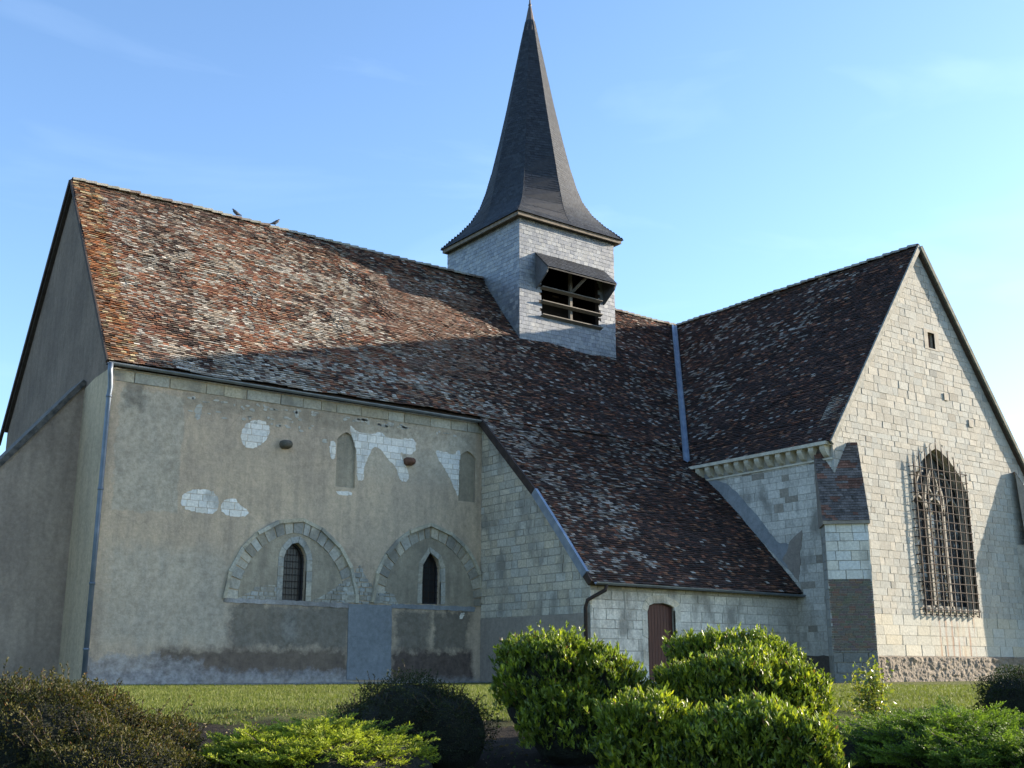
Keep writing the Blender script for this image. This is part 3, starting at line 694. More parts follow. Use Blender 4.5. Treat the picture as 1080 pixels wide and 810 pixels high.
# ------------------------------------------------------------------ gutters and pipes
def gutter(a, b, r=.075):
    def f(V, Fs):
        A, B = Vector(a), Vector(b); d = (B-A).normalized(); s = d.cross(Zv); n = 8
        for p in (A, B):
            for rr in (r, r-.012):
                for j in range(n+1):
                    t = math.pi*j/n; V.append(p+s*math.cos(t)*rr-Zv*math.sin(t)*rr)
        m = n+1
        for j in range(n):
            Fs.append((j, j+1, 2*m+j+1, 2*m+j)); Fs.append((m+j, 3*m+j, 3*m+j+1, m+j+1)); Fs.append((j, m+j, m+j+1, j+1)); Fs.append((2*m+j, 2*m+j+1, 3*m+j+1, 3*m+j))
        Fs.append((0, 2*m, 3*m, m)); Fs.append((n, m+n, 3*m+n, 2*m+n))
        k = 0
        while k < (B-A).length:                     # brackets
            tube(V, Fs, [A+d*k+Vector((0, .12, .03)), A+d*k+Vector((0, .0, -r-.012)), A+d*k+Vector((0, -r-.01, .0))], .008, 4); k += .8
    return f
P(mesh_from('eaves_gutter', gutter((XG-.12, YN-.06, ZN-.05), (XA-.1, YN-.06, ZN-.09)), M_zincpipe, church, False))
P(mesh_from('eaves_gutter', gutter((XA-.05, YA-.30, 2.80), (XW-.02, YA-.30, 2.76)), M_zincpipe, church, False))
def pipe1(V, Fs):
    y = YN+.02; X = XG+.05
    tube(V, Fs, [(XG-.06, YN-.08, 8.40), (XG-.06, YN-.08, 8.18), (X-.08, YN-.05, 8.02), (X-.04, y, 7.75), (X-.05, y+.02, 7.55), (X-.05, y+.02, 4.0), (X-.05, y+.02, .2)], .068, 10)
    for z in (7.5, 5.0, 2.55, .9): tube(V, Fs, [(X-.05, y+.02, z-.03), (X-.05, y+.02, z+.03)], .082, 10)
P(mesh_from('downpipe', pipe1, plain('blue_grey_pipe', (.12, .15, .19), (.17, .20, .24), 3, .45, .3, 0), church, True))
def pipe2(V, Fs):
    tube(V, Fs, [(XA+.35, YA-.3, 2.74), (XA+.32, YA-.28, 2.58), (XA+.05, YA-.15, 2.42), (XA-.14, YA-.04, 2.30), (XA-.17, YA+.02, 2.1), (XA-.17, YA+.02, .05)], .055, 8)
P(mesh_from('downpipe', pipe2, M_iron, church, True))

# ------------------------------------------------------------------ door in the aisle
dr = P(slab('door', FA, [(23.35, .05), (24.45, .05), (24.45, 2.19), (24.2, 2.27), (23.9, 2.30), (23.6, 2.27), (23.35, 2.19)], [], .05, M_door, church, w=-.14))
def planks(V, Fs):
    for k in range(9):
        x = 23.36+k*.122; top = 2.18+.10*math.sin(math.pi*(k+.5)/9)
        box(V, Fs, FA.p(x+.059, (top+.06)/2, -.128), Xv, Vector((0, 1, 0)), Zv, .056, .014, (top-.06)/2)
pymesh('door_planks', *(lambda V, Fs: (planks(V, Fs), (V, Fs))[1])([], []), M_door, dr)
hd = mesh_from('handle', lambda V, Fs: (tube(V, Fs, [FA.p(24.10, 1.08, -.12), FA.p(24.10, 1.08, -.06)], .025, 8), tube(V, Fs, [FA.p(24.10, 1.08, -.055), FA.p(24.10, 1.08, -.035)], .05, 10)), M_iron, dr)
P(voussoirs('door_surround', FA, [(23.33, .05), (23.33, 2.2), (23.6, 2.29), (23.9, 2.32), (24.2, 2.29), (24.47, 2.2), (24.47, .05)], [(23.12, .05), (23.12, 2.32), (23.55, 2.52), (23.9, 2.56), (24.25, 2.52), (24.68, 2.32), (24.68, .05)], .4, .02, M_stone_dirty, church, lime((.44, .40, .33), .1), 77, gap=.04))

# ------------------------------------------------------------------ great window with iron grille
ws = P(voussoirs('gothic_window', FG, arch_path(35.97, 1.66, 2.42, 6.60, 8.10, 14), arch_path(35.97, 1.86, 2.42, 6.60, 8.35, 14), .34, .02, M_gable, church, lime_gable, 78, gap=.03))
def tr(V, Fs):
    D = -.32; cx = 36.0
    def seg(pts, w=.10):
        for a, b in zip(pts, pts[1:]): beam(V, Fs, FG.p(a[0], a[1], D), FG.p(b[0], b[1], D), w, .12, FG.n)
    for x in (cx-.50, cx+.50): seg([(x, 2.42), (x, 5.75)])
    for x0, x1 in ((cx-1.50, cx-.50), (cx-.50, cx+.50), (cx+.50, cx+1.50)):
        p = arch_path((x0+x1)/2, (x1-x0)/2, 5.7, 5.7, 6.35, 6); seg(p, .08)
    for s in (-1, 1):
        seg([(cx+s*.48, 5.75), (cx+s*.55, 6.3), (cx+s*.38, 6.9), (cx+s*.05, 7.35), (cx, 7.95)], .08)
        seg([(cx, 6.35), (cx+s*.28, 6.65), (cx+s*.18, 7.1), (cx, 7.4)], .06)
        seg([(cx+s*.95, 6.33), (cx+s*1.0, 6.8), (cx+s*.75, 7.2), (cx+s*.55, 7.25)], .06)
    o = arch_path(cx, 1.55, 2.42, 6.60, 8.05, 14); o = arch_path(35.97, 1.62, 2.42, 6.60, 8.05, 14); seg(o, .12); seg([(cx-1.42, 2.47), (cx+1.42, 2.47)], .12)
mesh_from('tracery', tr, plain('tracery_stone', (.30, .275, .23), (.20, .185, .155), 4, bd=.004), ws)
slab('glass', FG, lancet(35.97, 1.70, 2.38, 6.60, 8.14, 12), [], .02, M_glass, ws, w=-.44)
def leads(V, Fs):
    for k in range(1, 14): z = 2.42+k*.27; beam(V, Fs, FG.p(34.65, z, -.43), FG.p(37.45, z, -.43), .02, .02)
    for k in range(12): x = 34.75+k*.236; beam(V, Fs, FG.p(x, 2.42, -.43), FG.p(x, 6.5, -.43), .02, .02)
mesh_from('glazing_leads', leads, M_lead, ws)
P(slab('sloping_sill', FG, [(34.45, 2.3), (37.65, 2.3), (37.65, 2.44), (34.45, 2.44)], [], .45, bpy.data.materials['tracery_stone'], church, w=.04))
def grille(V, Fs):
    W_ = .15; nb = 10; x0, x1 = 34.30, 37.46
    for k in range(nb):
        x = x0+(x1-x0)*k/(nb-1); t = abs((x-35.72)/1.75); top = 7.30+1.05*(1-t)**.8+random.uniform(-.05, .05)
        x_ = x+random.uniform(-.015, .015)
        tube(V, Fs, [FG.p(x-.02, 2.22, .06), FG.p(x-.02, 2.16, .16), FG.p(x, 2.22, W_), FG.p(x, 4.8, W_+random.uniform(-.01, .01)), FG.p(x_, top-.25, W_), FG.p(x_, top, W_)], [.022, .023, .024, .023, .024, .004], 6)
        if k in (0, nb-1): tube(V, Fs, [FG.p(x-.05*(1 if k == 0 else -1), 2.25, W_-.02), FG.p(x-.05*(1 if k == 0 else -1), 7.1, W_-.02)], .012, 5)
    for k in range(17):
        z = 2.36+k*.305; xa, xb = x0-.04, x1+.04
        tube(V, Fs, [FG.p(xa-.10, z, -.03), FG.p(xa-.06, z, W_-.05), FG.p(xa, z, W_+.02), FG.p((xa+xb)/2, z+random.uniform(-.02, .02), W_+.022), FG.p(xb, z, W_+.02), FG.p(xb+.06, z, W_-.05), FG.p(xb+.10, z, -.03)], .017, 5)
mesh_from('iron_grille', grille, M_iron, ws)
# slit window high in the gable
sw = P(slab('slit_window', FG, [(35.84, 11.79), (36.76, 11.79), (36.76, 12.56), (35.84, 12.56)], [slit], .10, bpy.data.materials['tracery_stone'], church, w=.025))
slab('shutter', FG, [(s[0], s[1]) for s in slit], [], .04, plain('reddish_board', (.20, .10, .075), None, 7, bd=.003), sw, w=-.18)
# two small putlog stones standing proud
for (x, y) in ((997, 419), (1023, 447)):
    u, v_ = px(x, y, FG); P(mesh_from('putlog_stone', lambda V, Fs: box(V, Fs, FG.p(u, v_, .02), Xv, Vector((0, 1, 0)), Zv, .14, .035, .13), bpy.data.materials['tracery_stone'], church))

# ------------------------------------------------------------------ diagonal buttresses
def buttress(cx, cy, sx, lat, hw, q, zt, brick):
    dn = Vector((sx, -1, 0)).normalized(); du = Vector((-sx*dn.y*sx, dn.x*sx, 0)) if False else Zv.cross(dn)
    o = Vector((cx, cy, 0))+du*lat
    fr = Frame(o+dn*q, du, Zv, dn)
    b = P(mesh_from('buttress', lambda V, Fs: box(V, Fs, o+dn*(q/2-.45)+Zv*(zt/2-.15), du, dn, Zv, hw-.012, q/2+.45-.02, zt/2+.15), M_mortar, church))
    reg = lambda z0, z1: [(-hw, z0), (hw, z0), (hw, z1), (-hw, z1)]
    frs = [fr]
    s1 = masonry('buttress_stones', fr, reg(3.12 if brick else .8, zt), (.24, .32), (.35, .7), M_stone, b, lime((.44, .42, .37), .08), proud=.01, gap=.014, seed=101)
    for sd in (-1, 1):                     # flanks
        f2 = Frame(o+du*hw*sd, dn, Zv, du*sd)
        masonry('flank_stones', f2, [(-.2, .8), (q, .8), (q, zt), (-.2, zt)] if True else None, (.24, .32), (.3, .6), M_gable, b, lime_gable, proud=.006, gap=.012, seed=102+sd)
    if brick:
        masonry('brick_facing', fr, reg(.95, 3.12), (.072, .078), (.20, .24), M_brick, b, lambda x, y, r: tuple(c*r.uniform(.85, 1.15)*k_ for k_ in (1,) for c in ((.145, .12, .10) if r.random() < .85 else (.17, .115, .085))), proud=.006, gap=.016, jit=.002, seed=103)
    masonry('damp_base_stones', fr, reg(-.05, .95 if brick else .8), (.26, .34), (.4, .8), M_stone_dirty, b, lime((.13, .125, .11), .15), proud=.03, gap=.016, seed=104)
    # tiled cap rising back towards the corner
    zs = zt+.02; sl = 2.02; A_ = o+dn*(q+.10)-du*(hw+.06)+Zv*zs; B_ = o+dn*(q+.10)+du*(hw+.06)+Zv*zs
    T = Vector((0, 0, 0)); k = 1.35; C_ = B_-dn*k+Zv*sl*k; D_ = A_-dn*k+Zv*sl*k
    if (B_-A_).cross(D_-A_).dot(dn) < 0: A_, B_, C_, D_ = B_, A_, D_, C_
    capm = pymesh('buttress_cap', [A_-Zv*.10, B_-Zv*.10, C_-dn*.1, D_-dn*.1, A_-Zv*.10-dn*k*.9, B_-Zv*.10-dn*k*.9, A_, B_, C_, D_], [(0, 1, 7, 6), (6, 7, 8, 9), (0, 6, 9, 4), (1, 5, 8, 7), (0, 4, 5, 1)], M_cement_brown, b)
    shingles('cap_tiles', [(A_, B_, C_, D_)], .16, .10, .014, lambda c, s: (lambda k, b: ((.16, .075, .055) if b > .56 else (.125, .105, .098))[0:1]+((.075 if b > .56 else .105), (.055 if b > .56 else .098)) if k < 0 else tuple(v*k for v in ((.17, .085, .06) if b > .56 else (.135, .115, .105))))(random.uniform(.6, 1.35), fbm(c.x*2.2+c.y, c.z*2.6, 3)), M_tile, b, lambda c: True, .8, 1.6)
    return b
buttress(XW, YT, -1, .15, .66, .72, 4.92, True)
buttress(XB, YT, 1, -.10, .66, .72, 4.92, False)
# left buttress against the west gable, with a sloping coping
FB = Frame((0, 32.42, 0), (1, 0, 0), (0, 0, 1), (0, -1, 0))
b0, b1 = px(88, 407, FB), px(0, 492, FB); sl = (b0[1]-b1[1])/(b0[0]-b1[0]); xl = b1[0]-1.6
lb = P(slab('west_buttress', FB, [(xl, -.3), (XG+.1, -.3), (XG+.1, b0[1]+sl*(XG+.1-b0[0])), (xl, b0[1]+sl*(xl-b0[0]))], [], 1.1, plaster('buttress_render', (.50, .39, .30), (.39, .305, .24), (.26, .205, .165)), church))
def cop(V, Fs): beam(V, Fs, (xl-.1, 32.97, b0[1]+sl*(xl-.1-b0[0])+.09), (XG-.02, 32.97, b0[1]+sl*(XG-.02-b0[0])+.09), 1.22, .15)
mesh_from('coping', cop, plain('weathered_coping', (.16, .14, .12), (.06, .055, .05), 6, bd=.02), lb).matrix_parent_inverse = Matrix.Identity(4)

# ------------------------------------------------------------------ belfry and spire
oz0 = 12.2
lo = [(26.14, 13.78), (29.18, 13.78), (29.18, 16.3), (26.14, 16.3)]
bel = P(slab('belfry', FT, [(TX0, oz0), (TX1, oz0), (TX1, TZ), (TX0, TZ)], [lo], .25, M_under, church))
def belb(V, Fs):
    box(V, Fs, Vector((TX0+.13, (TY0+TY1)/2, (oz0+TZ)/2)), Xv, Vector((0, 1, 0)), Zv, .12, (TY1-TY0)/2-.26, (TZ-oz0)/2)
    box(V, Fs, Vector((TX1-.13, (TY0+TY1)/2, (oz0+TZ)/2)), Xv, Vector((0, 1, 0)), Zv, .12, (TY1-TY0)/2-.26, (TZ-oz0)/2)
    box(V, Fs, Vector(((TX0+TX1)/2, TY1-.13, (oz0+TZ)/2)), Xv, Vector((0, 1, 0)), Zv, (TX1-TX0)/2, .12, (TZ-oz0)/2)
mesh_from('belfry_inner_walls', belb, M_dark, bel)
inlo = lambda c: not (26.14 < c.x < 29.18 and 13.7 < c.z < 16.3)
shingles('slate_cladding', [((TX0-.02, TY0-.005, oz0), (TX1+.02, TY0-.005, oz0), (TX1+.02, TY0-.005, TZ), (TX0-.02, TY0-.005, TZ))], .22, .165, .006, slate_wall, M_slate_wall, bel, lambda c: inlo(c), .8, 1.6)
shingles('slate_cladding', [((TX0-.005, TY1, oz0), (TX0-.005, TY0-.02, oz0), (TX0-.005, TY0-.02, TZ), (TX0-.005, TY1, TZ))], .22, .165, .006, slate_wall, M_slate_wall, bel, None, .8, 1.6)
shingles('slate_cladding', [((TX1+.005, TY0, oz0), (TX1+.005, TY1, oz0), (TX1+.005, TY1, TZ), (TX1+.005, TY0, TZ))], .3, .25, .008, slate_wall, M_slate_wall, bel, None, .8, 1.6)
# hood: sloped slate top, triangular cheeks
hy = TY0-.80; zt_, zo = 16.42, 15.62; hx0, hx1 = 25.92, 29.42
def cheek(x):
    def f(V, Fs):
        for dx in (-.03, .03): V.extend([Vector((x+dx, TY0, zt_-.03)), Vector((x+dx, hy+.02, zo-.05)), Vector((x+dx, hy+.1, zo-.22)), Vector((x+dx, TY0, 14.9))])
        Fs.extend([(0, 1, 2, 3), (7, 6, 5, 4), (0, 4, 5, 1), (1, 5, 6, 2), (2, 6, 7, 3)])
    return f
hood = P(mesh_from('louvre_hood', lambda V, Fs: (V.extend([Vector((hx0-.04, TY0, zt_)), Vector((hx1+.04, TY0, zt_)), Vector((hx1+.04, hy, zo)), Vector((hx0-.04, hy, zo))]), V.extend([p-Zv*.07 for p in V[:4]]), Fs.extend([(0, 1, 2, 3), (7, 6, 5, 4), (3, 2, 6, 7), (0, 3, 7, 4), (1, 5, 6, 2)])), plain('dark_hood_wood', (.05, .048, .045), bd=.003), church))
def hood_child(o): o.matrix_parent_inverse = Matrix.Identity(4); return o
shingles('hood_slates', [((hx0-.05, hy-.02, zo), (hx1+.05, hy-.02, zo), (hx1+.05, TY0, zt_), (hx0-.05, TY0, zt_))], .22, .16, .008, slate_spire, M_slate, hood, None, .8, 1.6)
for x in (hx0, hx1): mesh_from('cheek', cheek(x), plain('cheek_slate', (.11, .115, .12), (.08, .082, .088), 8, .6), hood)
for k, z in enumerate((15.0, 14.42, 13.86)):
    P(mesh_from('louvre_board', lambda V, Fs: beam(V, Fs, (26.10, TY0-.10, z-.02), (29.22, TY0-.10, z-.02), .20, .04, Vector((0, .35, 1)).normalized()), M_wood, church))
P(mesh_from('louvre_post', lambda V, Fs: beam(V, Fs, (27.72, TY0+.08, 13.78), (27.72, TY0+.08, 16.3), .12, .12), M_wood, church))
P(mesh_from('louvre_brace', lambda V, Fs: beam(V, Fs, (27.72, TY0+.0, 15.1), (27.95, hy+.12, 15.62), .09, .09), M_wood, church))
# spire
sc = Vector(((TX0+TX1)/2, (TY0+TX1-TX0+TY0)/2, 0)); AP = 29.45
rings = [(17.86, 2.78*1.4142, 2.78), (18.12, 2.58*1.40, 2.56), (18.5, 3.12, 2.34), (19.0, 2.62, 2.16), (19.6, 2.24, 2.02), (20.3, 1.98, 1.86), (21.3, 1.70, 1.66), (22.6, 1.40, 1.38), (24.2, 1.06, 1.05), (26.0, .71, .70), (27.6, .40, .40), (28.5, .22, .22)]
def rp(z, rc, rm): return [sc+Vector((math.cos(R(45*k))*(rc if k % 2 else rm), math.sin(R(45*k))*(rc if k % 2 else rm), z)) for k in range(8)]
# k even = mid side (0,90,..), odd = corners
RP = [rp(*r) for r in rings]
V, Fs = [], []
for r in RP: V += r
for i in range(len(RP)-1):
    for k in range(8): Fs.append((i*8+k, i*8+(k+1) % 8, i*8+8+(k+1) % 8, i*8+8+k))
Fs.append(tuple(range(7, -1, -1)))
spire = P(pymesh('spire', V, Fs, plain('spire_boarding', (.035, .038, .045), bd=0), church))
qs = []
for k in range(8):
    for i in range(len(RP)-1):
        qs.append((RP[i][k], RP[i][(k+1) % 8], RP[i+1][(k+1) % 8], RP[i+1][k]))
shingles('spire_slates', qs, .20, .13, .006, slate_spire, M_slate, spire, None, .5, 1.4)
def fin(V, Fs):
    tube(V, Fs, [(sc.x, sc.y, 27.95), (sc.x, sc.y, 28.6), (sc.x, sc.y, 29.1), (sc.x, sc.y, 29.35), (sc.x, sc.y, 29.9)], [.33, .19, .10, .05, .01], 10)
    tube(V, Fs, [(sc.x, sc.y, 29.28), (sc.x, sc.y, 29.36), (sc.x, sc.y, 29.44)], [.04, .08, .04], 8)
mesh_from('finial', fin, plain('finial_lead', (.13, .11, .10), (.08, .065, .06), 5, .6, .4, 0), spire)
def soff(V, Fs):
    e = 2.66; c = Vector((sc.x, sc.y, 17.80))
    for s in (-1, 1):
        box(V, Fs, c+Vector((0, s*e, -.0)), Xv, Vector((0, 1, 0)), Zv, e+.05, .05, .09); box(V, Fs, c+Vector((s*e, 0, -.002)), Xv, Vector((0, 1, 0)), Zv, .05, e-.06, .09)
    box(V, Fs, c+Vector((0, 0, .03)), Xv, Vector((0, 1, 0)), Zv, e-.06, e-.06, .02)
mesh_from('eaves_board', soff, plain('tan_eaves_wood', (.19, .16, .125), (.12, .10, .08), 6, bd=.002), spire)
exec_after = True

# ------------------------------------------------------------------ ground
dirx, diry = math.sin(YAW), math.cos(YAW)
def hgt(x, y):
    d = x*dirx+y*diry; t = sstep(12.2, 13.4, d)
    base = -.093*(12.7-d) if d < 12.7 else 0
    base = max(-1.15, base)
    return base+(.03*(fbm(x*.9, y*.9, 3)-.5)+(1-t)*.10*(fbm(x*2.3+5, y*2.3, 3)-.5))*(1 if d < 24 else 0)*(1 if d > 1 else 1)
def ground():
    xs = np.concatenate([np.linspace(-1500, -30, 8), np.arange(-24, -6, 3), np.arange(-5, 22, .22), np.arange(22, 60, 2.5), np.linspace(70, 1500, 8)])
    ys = np.concatenate([np.linspace(-1500, -30, 8), np.arange(-24, -1, 3), np.arange(0, 22, .22), np.arange(22, 60, 2.5), np.linspace(70, 1500, 8)])
    V = [(x, y, hgt(x, y) if max(abs(x), abs(y)) < 60 else (0 if (x*dirx+y*diry) > 0 else -1.15)) for y in ys for x in xs]; n = len(xs)
    Fs = [(j*n+i, j*n+i+1, (j+1)*n+i+1, (j+1)*n+i) for j in range(len(ys)-1) for i in range(n-1)]
    def gm(t, b):
        g = N(t, 'ShaderNodeNewGeometry'); dt = N(t, 'ShaderNodeVectorMath', operation='DOT_PRODUCT'); dt.inputs[1].default_value = (dirx, diry, 0)
        t.links.new(g.outputs['Position'], dt.inputs[0])
        ad = N(t, 'ShaderNodeMath', operation='MULTIPLY_ADD'); t.links.new(noise(t, .9, 5), ad.inputs[0]); ad.inputs[1].default_value = 2.6; t.links.new(dt.outputs['Value'], ad.inputs[2])
        mr = N(t, 'ShaderNodeMapRange'); mr.inputs[1].default_value = 12.7; mr.inputs[2].default_value = 13.5; t.links.new(ad.outputs[0], mr.inputs[0])
        soil = mixc(t, ramp(t, noise(t, 6, 7, None, .7), [(.35, 0.), (.65, 1.)]), (.040, .032, .025), (.020, .017, .014))
        grass = mixc(t, ramp(t, noise(t, 1.4, 6), [(.35, 0.), (.65, 1.)]), (.085, .10, .026), (.12, .125, .042))
        t.links.new(mixc(t, mr.outputs[0], soil, grass), b.inputs['Base Color']); b.inputs['Roughness'].default_value = 1
        b.inputs['Specular IOR Level'].default_value = .1
        bump(t, b, noise(t, 22, 8, None, .7), .05)
    o = pymesh('ground', V, Fs, mat('earth_and_grass', gm), None, smooth=True); o['kind'] = 'structure'
ground()
kb = mesh_from('gravel_strip', lambda V, Fs: (box(V, Fs, Vector(((XG+XA)/2, YW-.33, .0)), Xv, Vector((0, 1, 0)), Zv, (XA-XG)/2-.01, .32, .03), box(V, Fs, Vector(((XA+XW)/2, YA-.35, .0)), Xv, Vector((0, 1, 0)), Zv, (XW-XA)/2, .32, .03)), plain('gravel', (.30, .30, .30), (.15, .15, .15), 18, bd=.03), None)
kb['kind'] = 'structure'
def quick(name, V4, cols, m, parent=None, tri=False):
    """many little faces in one go: V4 is (n, k, 3)"""
    n, k, _ = V4.shape; me = bpy.data.meshes.new(name); me.vertices.add(n*k); me.vertices.foreach_set('co', V4.astype(np.float32).ravel())
    me.loops.add(n*k); me.loops.foreach_set('vertex_index', np.arange(n*k, dtype=np.int32)); me.polygons.add(n)
    me.polygons.foreach_set('loop_start', np.arange(0, n*k, k, dtype=np.int32)); me.polygons.foreach_set('loop_total', np.full(n, k, np.int32))
    me.update(calc_edges=True)
    a = me.color_attributes.new('col', 'FLOAT_COLOR', 'POINT'); c = np.ones((n, k, 4), np.float32); c[..., :3] = cols[:, None, :]; a.data.foreach_set('color', c.ravel())
    return link(name, me, m, parent)
def leafmat(name, rough=.45, trans=.35, spec=.5):
    def f(t, b):
        c = attr(t); t.links.new(c, b.inputs['Base Color']); b.inputs['Roughness'].default_value = rough; b.inputs['Specular IOR Level'].default_value = spec
        tr_ = N(t, 'ShaderNodeBsdfTranslucent'); t.links.new(mixc(t, 1, c, (1.25, 1.35, .6), 'MULTIPLY'), tr_.inputs[0])
        mx_ = N(t, 'ShaderNodeMixShader'); mx_.inputs[0].default_value = trans
        t.links.new(b.outputs[0], mx_.inputs[1]); t.links.new(tr_.outputs[0], mx_.inputs[2]); t.links.new(mx_.outputs[0], t.nodes['Material Output'].inputs[0])
    return mat(name, f)
M_leaf = leafmat('glossy_leaf', .38, .35, .5); M_needle = leafmat('needle', .6, .3, .3); M_grass = leafmat('grass_blade', .6, .35, .25)
M_twig = plain('twig_bark', (.07, .05, .035), bd=.002)
def norm(a): return a/np.maximum(np.linalg.norm(a, axis=-1, keepdims=True), 1e-9)
# grass blades
def grass():
    n = 230000; d = 11.6+18.0*rng.random(n)**1.5; l = (rng.random(n)-.5)*1.25*d
    P0 = np.stack([d*dirx+l*diry, d*diry-l*dirx, np.zeros(n)], 1)
    ok = (P0[:, 0] > -1) & ~((P0[:, 0] > XG-.2) & (P0[:, 1] > YW-.66)) & ~((P0[:, 0] > XA-.1) & (P0[:, 1] > YA-.7)) & ~((P0[:, 0] > XW-.6) & (P0[:, 1] > YT-.1)); P0 = P0[ok]; n = len(P0)
    e = np.array([fbm(p[0]*.9, p[1]*.9, 3) for p in P0[:, :2]]); dd = P0[:, 0]*dirx+P0[:, 1]*diry
    ok = dd+2.2*(e-.5)+rng.normal(0, .14, n) > 12.2; P0 = P0[ok]; n = len(P0); dd = dd[ok]
    P0[:, 2] = np.array([hgt(x, y) for x, y in P0[:, :2]])
    a = rng.random(n)*6.283; sc_ = (dd/15)**.6; h = (.018+.03*rng.random(n))*sc_; w = .0055*sc_*1.2
    side = np.stack([np.cos(a), np.sin(a), 0*a], 1)*w[:, None]; lean = rng.normal(0, .35, (n, 3)); lean[:, 2] = 1
    V3 = np.stack([P0-side, P0+side, P0+lean*h[:, None]], 1)
    g = rng.random(n)[:, None]; c = np.array([.085, .115, .024])*(1-g)+np.array([.15, .155, .045])*g
    c *= (.8+.4*np.array([fbm(x*.5, y*.5, 3) for x, y in P0[:, :2]]))[:, None]
    o = quick('lawn_grass', V3, c, M_grass); o['kind'] = 'stuff'; o['label'] = 'short sunlit lawn grass in front of the church walls'; o['category'] = 'grass'
grass()
def litter():
    n = 5200; d = 8.2+5.2*rng.random(n); l = (rng.random(n)-.5)*1.1*d; P0 = np.stack([d*dirx+l*diry, d*diry-l*dirx, np.zeros(n)], 1)
    P0[:, 2] = np.array([hgt(x, y) for x, y in P0[:, :2]])+.006; a = rng.random(n)*6.283; ax = norm(np.stack([np.cos(a), np.sin(a), rng.normal(0, .25, n)], 1))
    L_ = rng.uniform(.018, .05, n); g = rng.random((n, 1)); col = np.array([.10, .065, .035])*(1-g)+np.array([.16, .13, .06])*g
    grn = rng.random((n, 1)) < .35; col = np.where(grn, np.array([.05, .085, .02]), col); ax[grn[:, 0], 2] += .9; ax = norm(ax)
    o = quick('leaf_litter', leaves_at(P0, ax, L_, L_*.25, rng), np.concatenate([col, col]), M_needle); o['kind'] = 'stuff'; o['label'] = 'dead leaves and small weeds scattered over the bare soil'; o['category'] = 'leaf litter'
# ------------------------------------------------------------------ shrubs
def at_px(x, D):                               # ground point at horizontal distance D in the direction of column x
    v = rt*(x-540)/F_PX-up*(300)/F_PX+fw; h = Vector((v.x, v.y, 0)).normalized()*D; return h
def surf_points(lobes, n, shell=.35, power=2.6, seed=0):
    """points and outward directions near the surface of several rounded lobes"""
    r = np.random.default_rng(seed); vol = np.array([(l[3]*l[4]+l[4]*l[5]+l[3]*l[5]) for l in lobes]); cnt = (vol/vol.sum()*n).astype(int); PP, NN, TT = [], [], []
    for l, c in zip(lobes, cnt):
        d = norm(r.normal(0, 1, (c, 3))); d[:, 2] = np.where(d[:, 2] < -.35, -d[:, 2], d[:, 2])
        q = (np.abs(d)**power).sum(1)**(-1/power)
        ph = 4.7*l[0]+l[2]; lump = 1+.05*np.sin(31*d[:, 0]+9*d[:, 2])*np.sin(27*d[:, 1]+ph)+.12*np.sin(5*d[:, 0]+ph)*np.cos(6*d[:, 1]+ph)+.10*np.sin(9*d[:, 2]+7*d[:, 0]+ph)+.05*np.sin(17*d[:, 0]+13*d[:, 1]+ph)
        k = lump*(1-shell*r.random(c)**1.7); rad = np.array(l[3:6]); p = d*q[:, None]*rad*k[:, None]+np.array(l[:3])
        t_ = k/lump; ok = np.ones(c, bool)
        for m_ in lobes:
            if m_ is l: continue
            e = (p-np.array(m_[:3]))/np.array(m_[3:6]); ok &= (np.abs(e)**power).sum(1)**(1/power) > .72
        PP.append(p[ok]); NN.append(norm(d/rad)[ok]); TT.append(t_[ok])
    return np.concatenate(PP), np.concatenate(NN), np.concatenate(TT)
def leaves_at(p, axis, L_, W_, r, fold=.25):
    """pointed folded leaves: two triangles pairs -> one quad kite each half"""
    n = len(p); side = norm(np.cross(axis, r.normal(0, 1, (n, 3)))); nn2 = np.cross(axis, side)
    L_ = L_[:, None]; W_ = W_[:, None]; mid = p+axis*L_*.5
    a = np.stack([p, mid+side*W_+nn2*W_*fold, p+axis*L_, mid-nn2*W_*.1], 1); b = np.stack([p, mid-nn2*W_*.1, p+axis*L_, mid-side*W_+nn2*W_*fold], 1)
    return np.concatenate([a, b])
litter()
def core(lobes, name, parent, k=.80):  # solid core coloured near-black for the shade inside the foliage; hides the soil
    V, Fs = [], []
    for l in lobes:
        b = len(V); nu, nv = 18, 10
        for j in range(nv+1):
            for i in range(nu):
                a = 2*math.pi*i/nu; t = math.pi*j/nv; d = (math.sin(t)*math.cos(a), math.sin(t)*math.sin(a), math.cos(t))
                q = sum(abs(c)**2.6 for c in d)**(-1/2.6)*k*(.92+.16*fbm(i*.9+l[0], j*.9, 2)); V.append(Vector((l[0]+d[0]*q*l[3], l[1]+d[1]*q*l[4], l[2]+d[2]*q*l[5])))
        for j in range(nv):
            for i in range(nu): Fs.append((b+j*nu+i, b+j*nu+(i+1) % nu, b+(j+1)*nu+(i+1) % nu, b+(j+1)*nu+i))
    return pymesh(name, V, Fs, plain('dark_core_'+name, (.022, .026, .012), (.012, .012, .008), 14, bd=.05), parent)
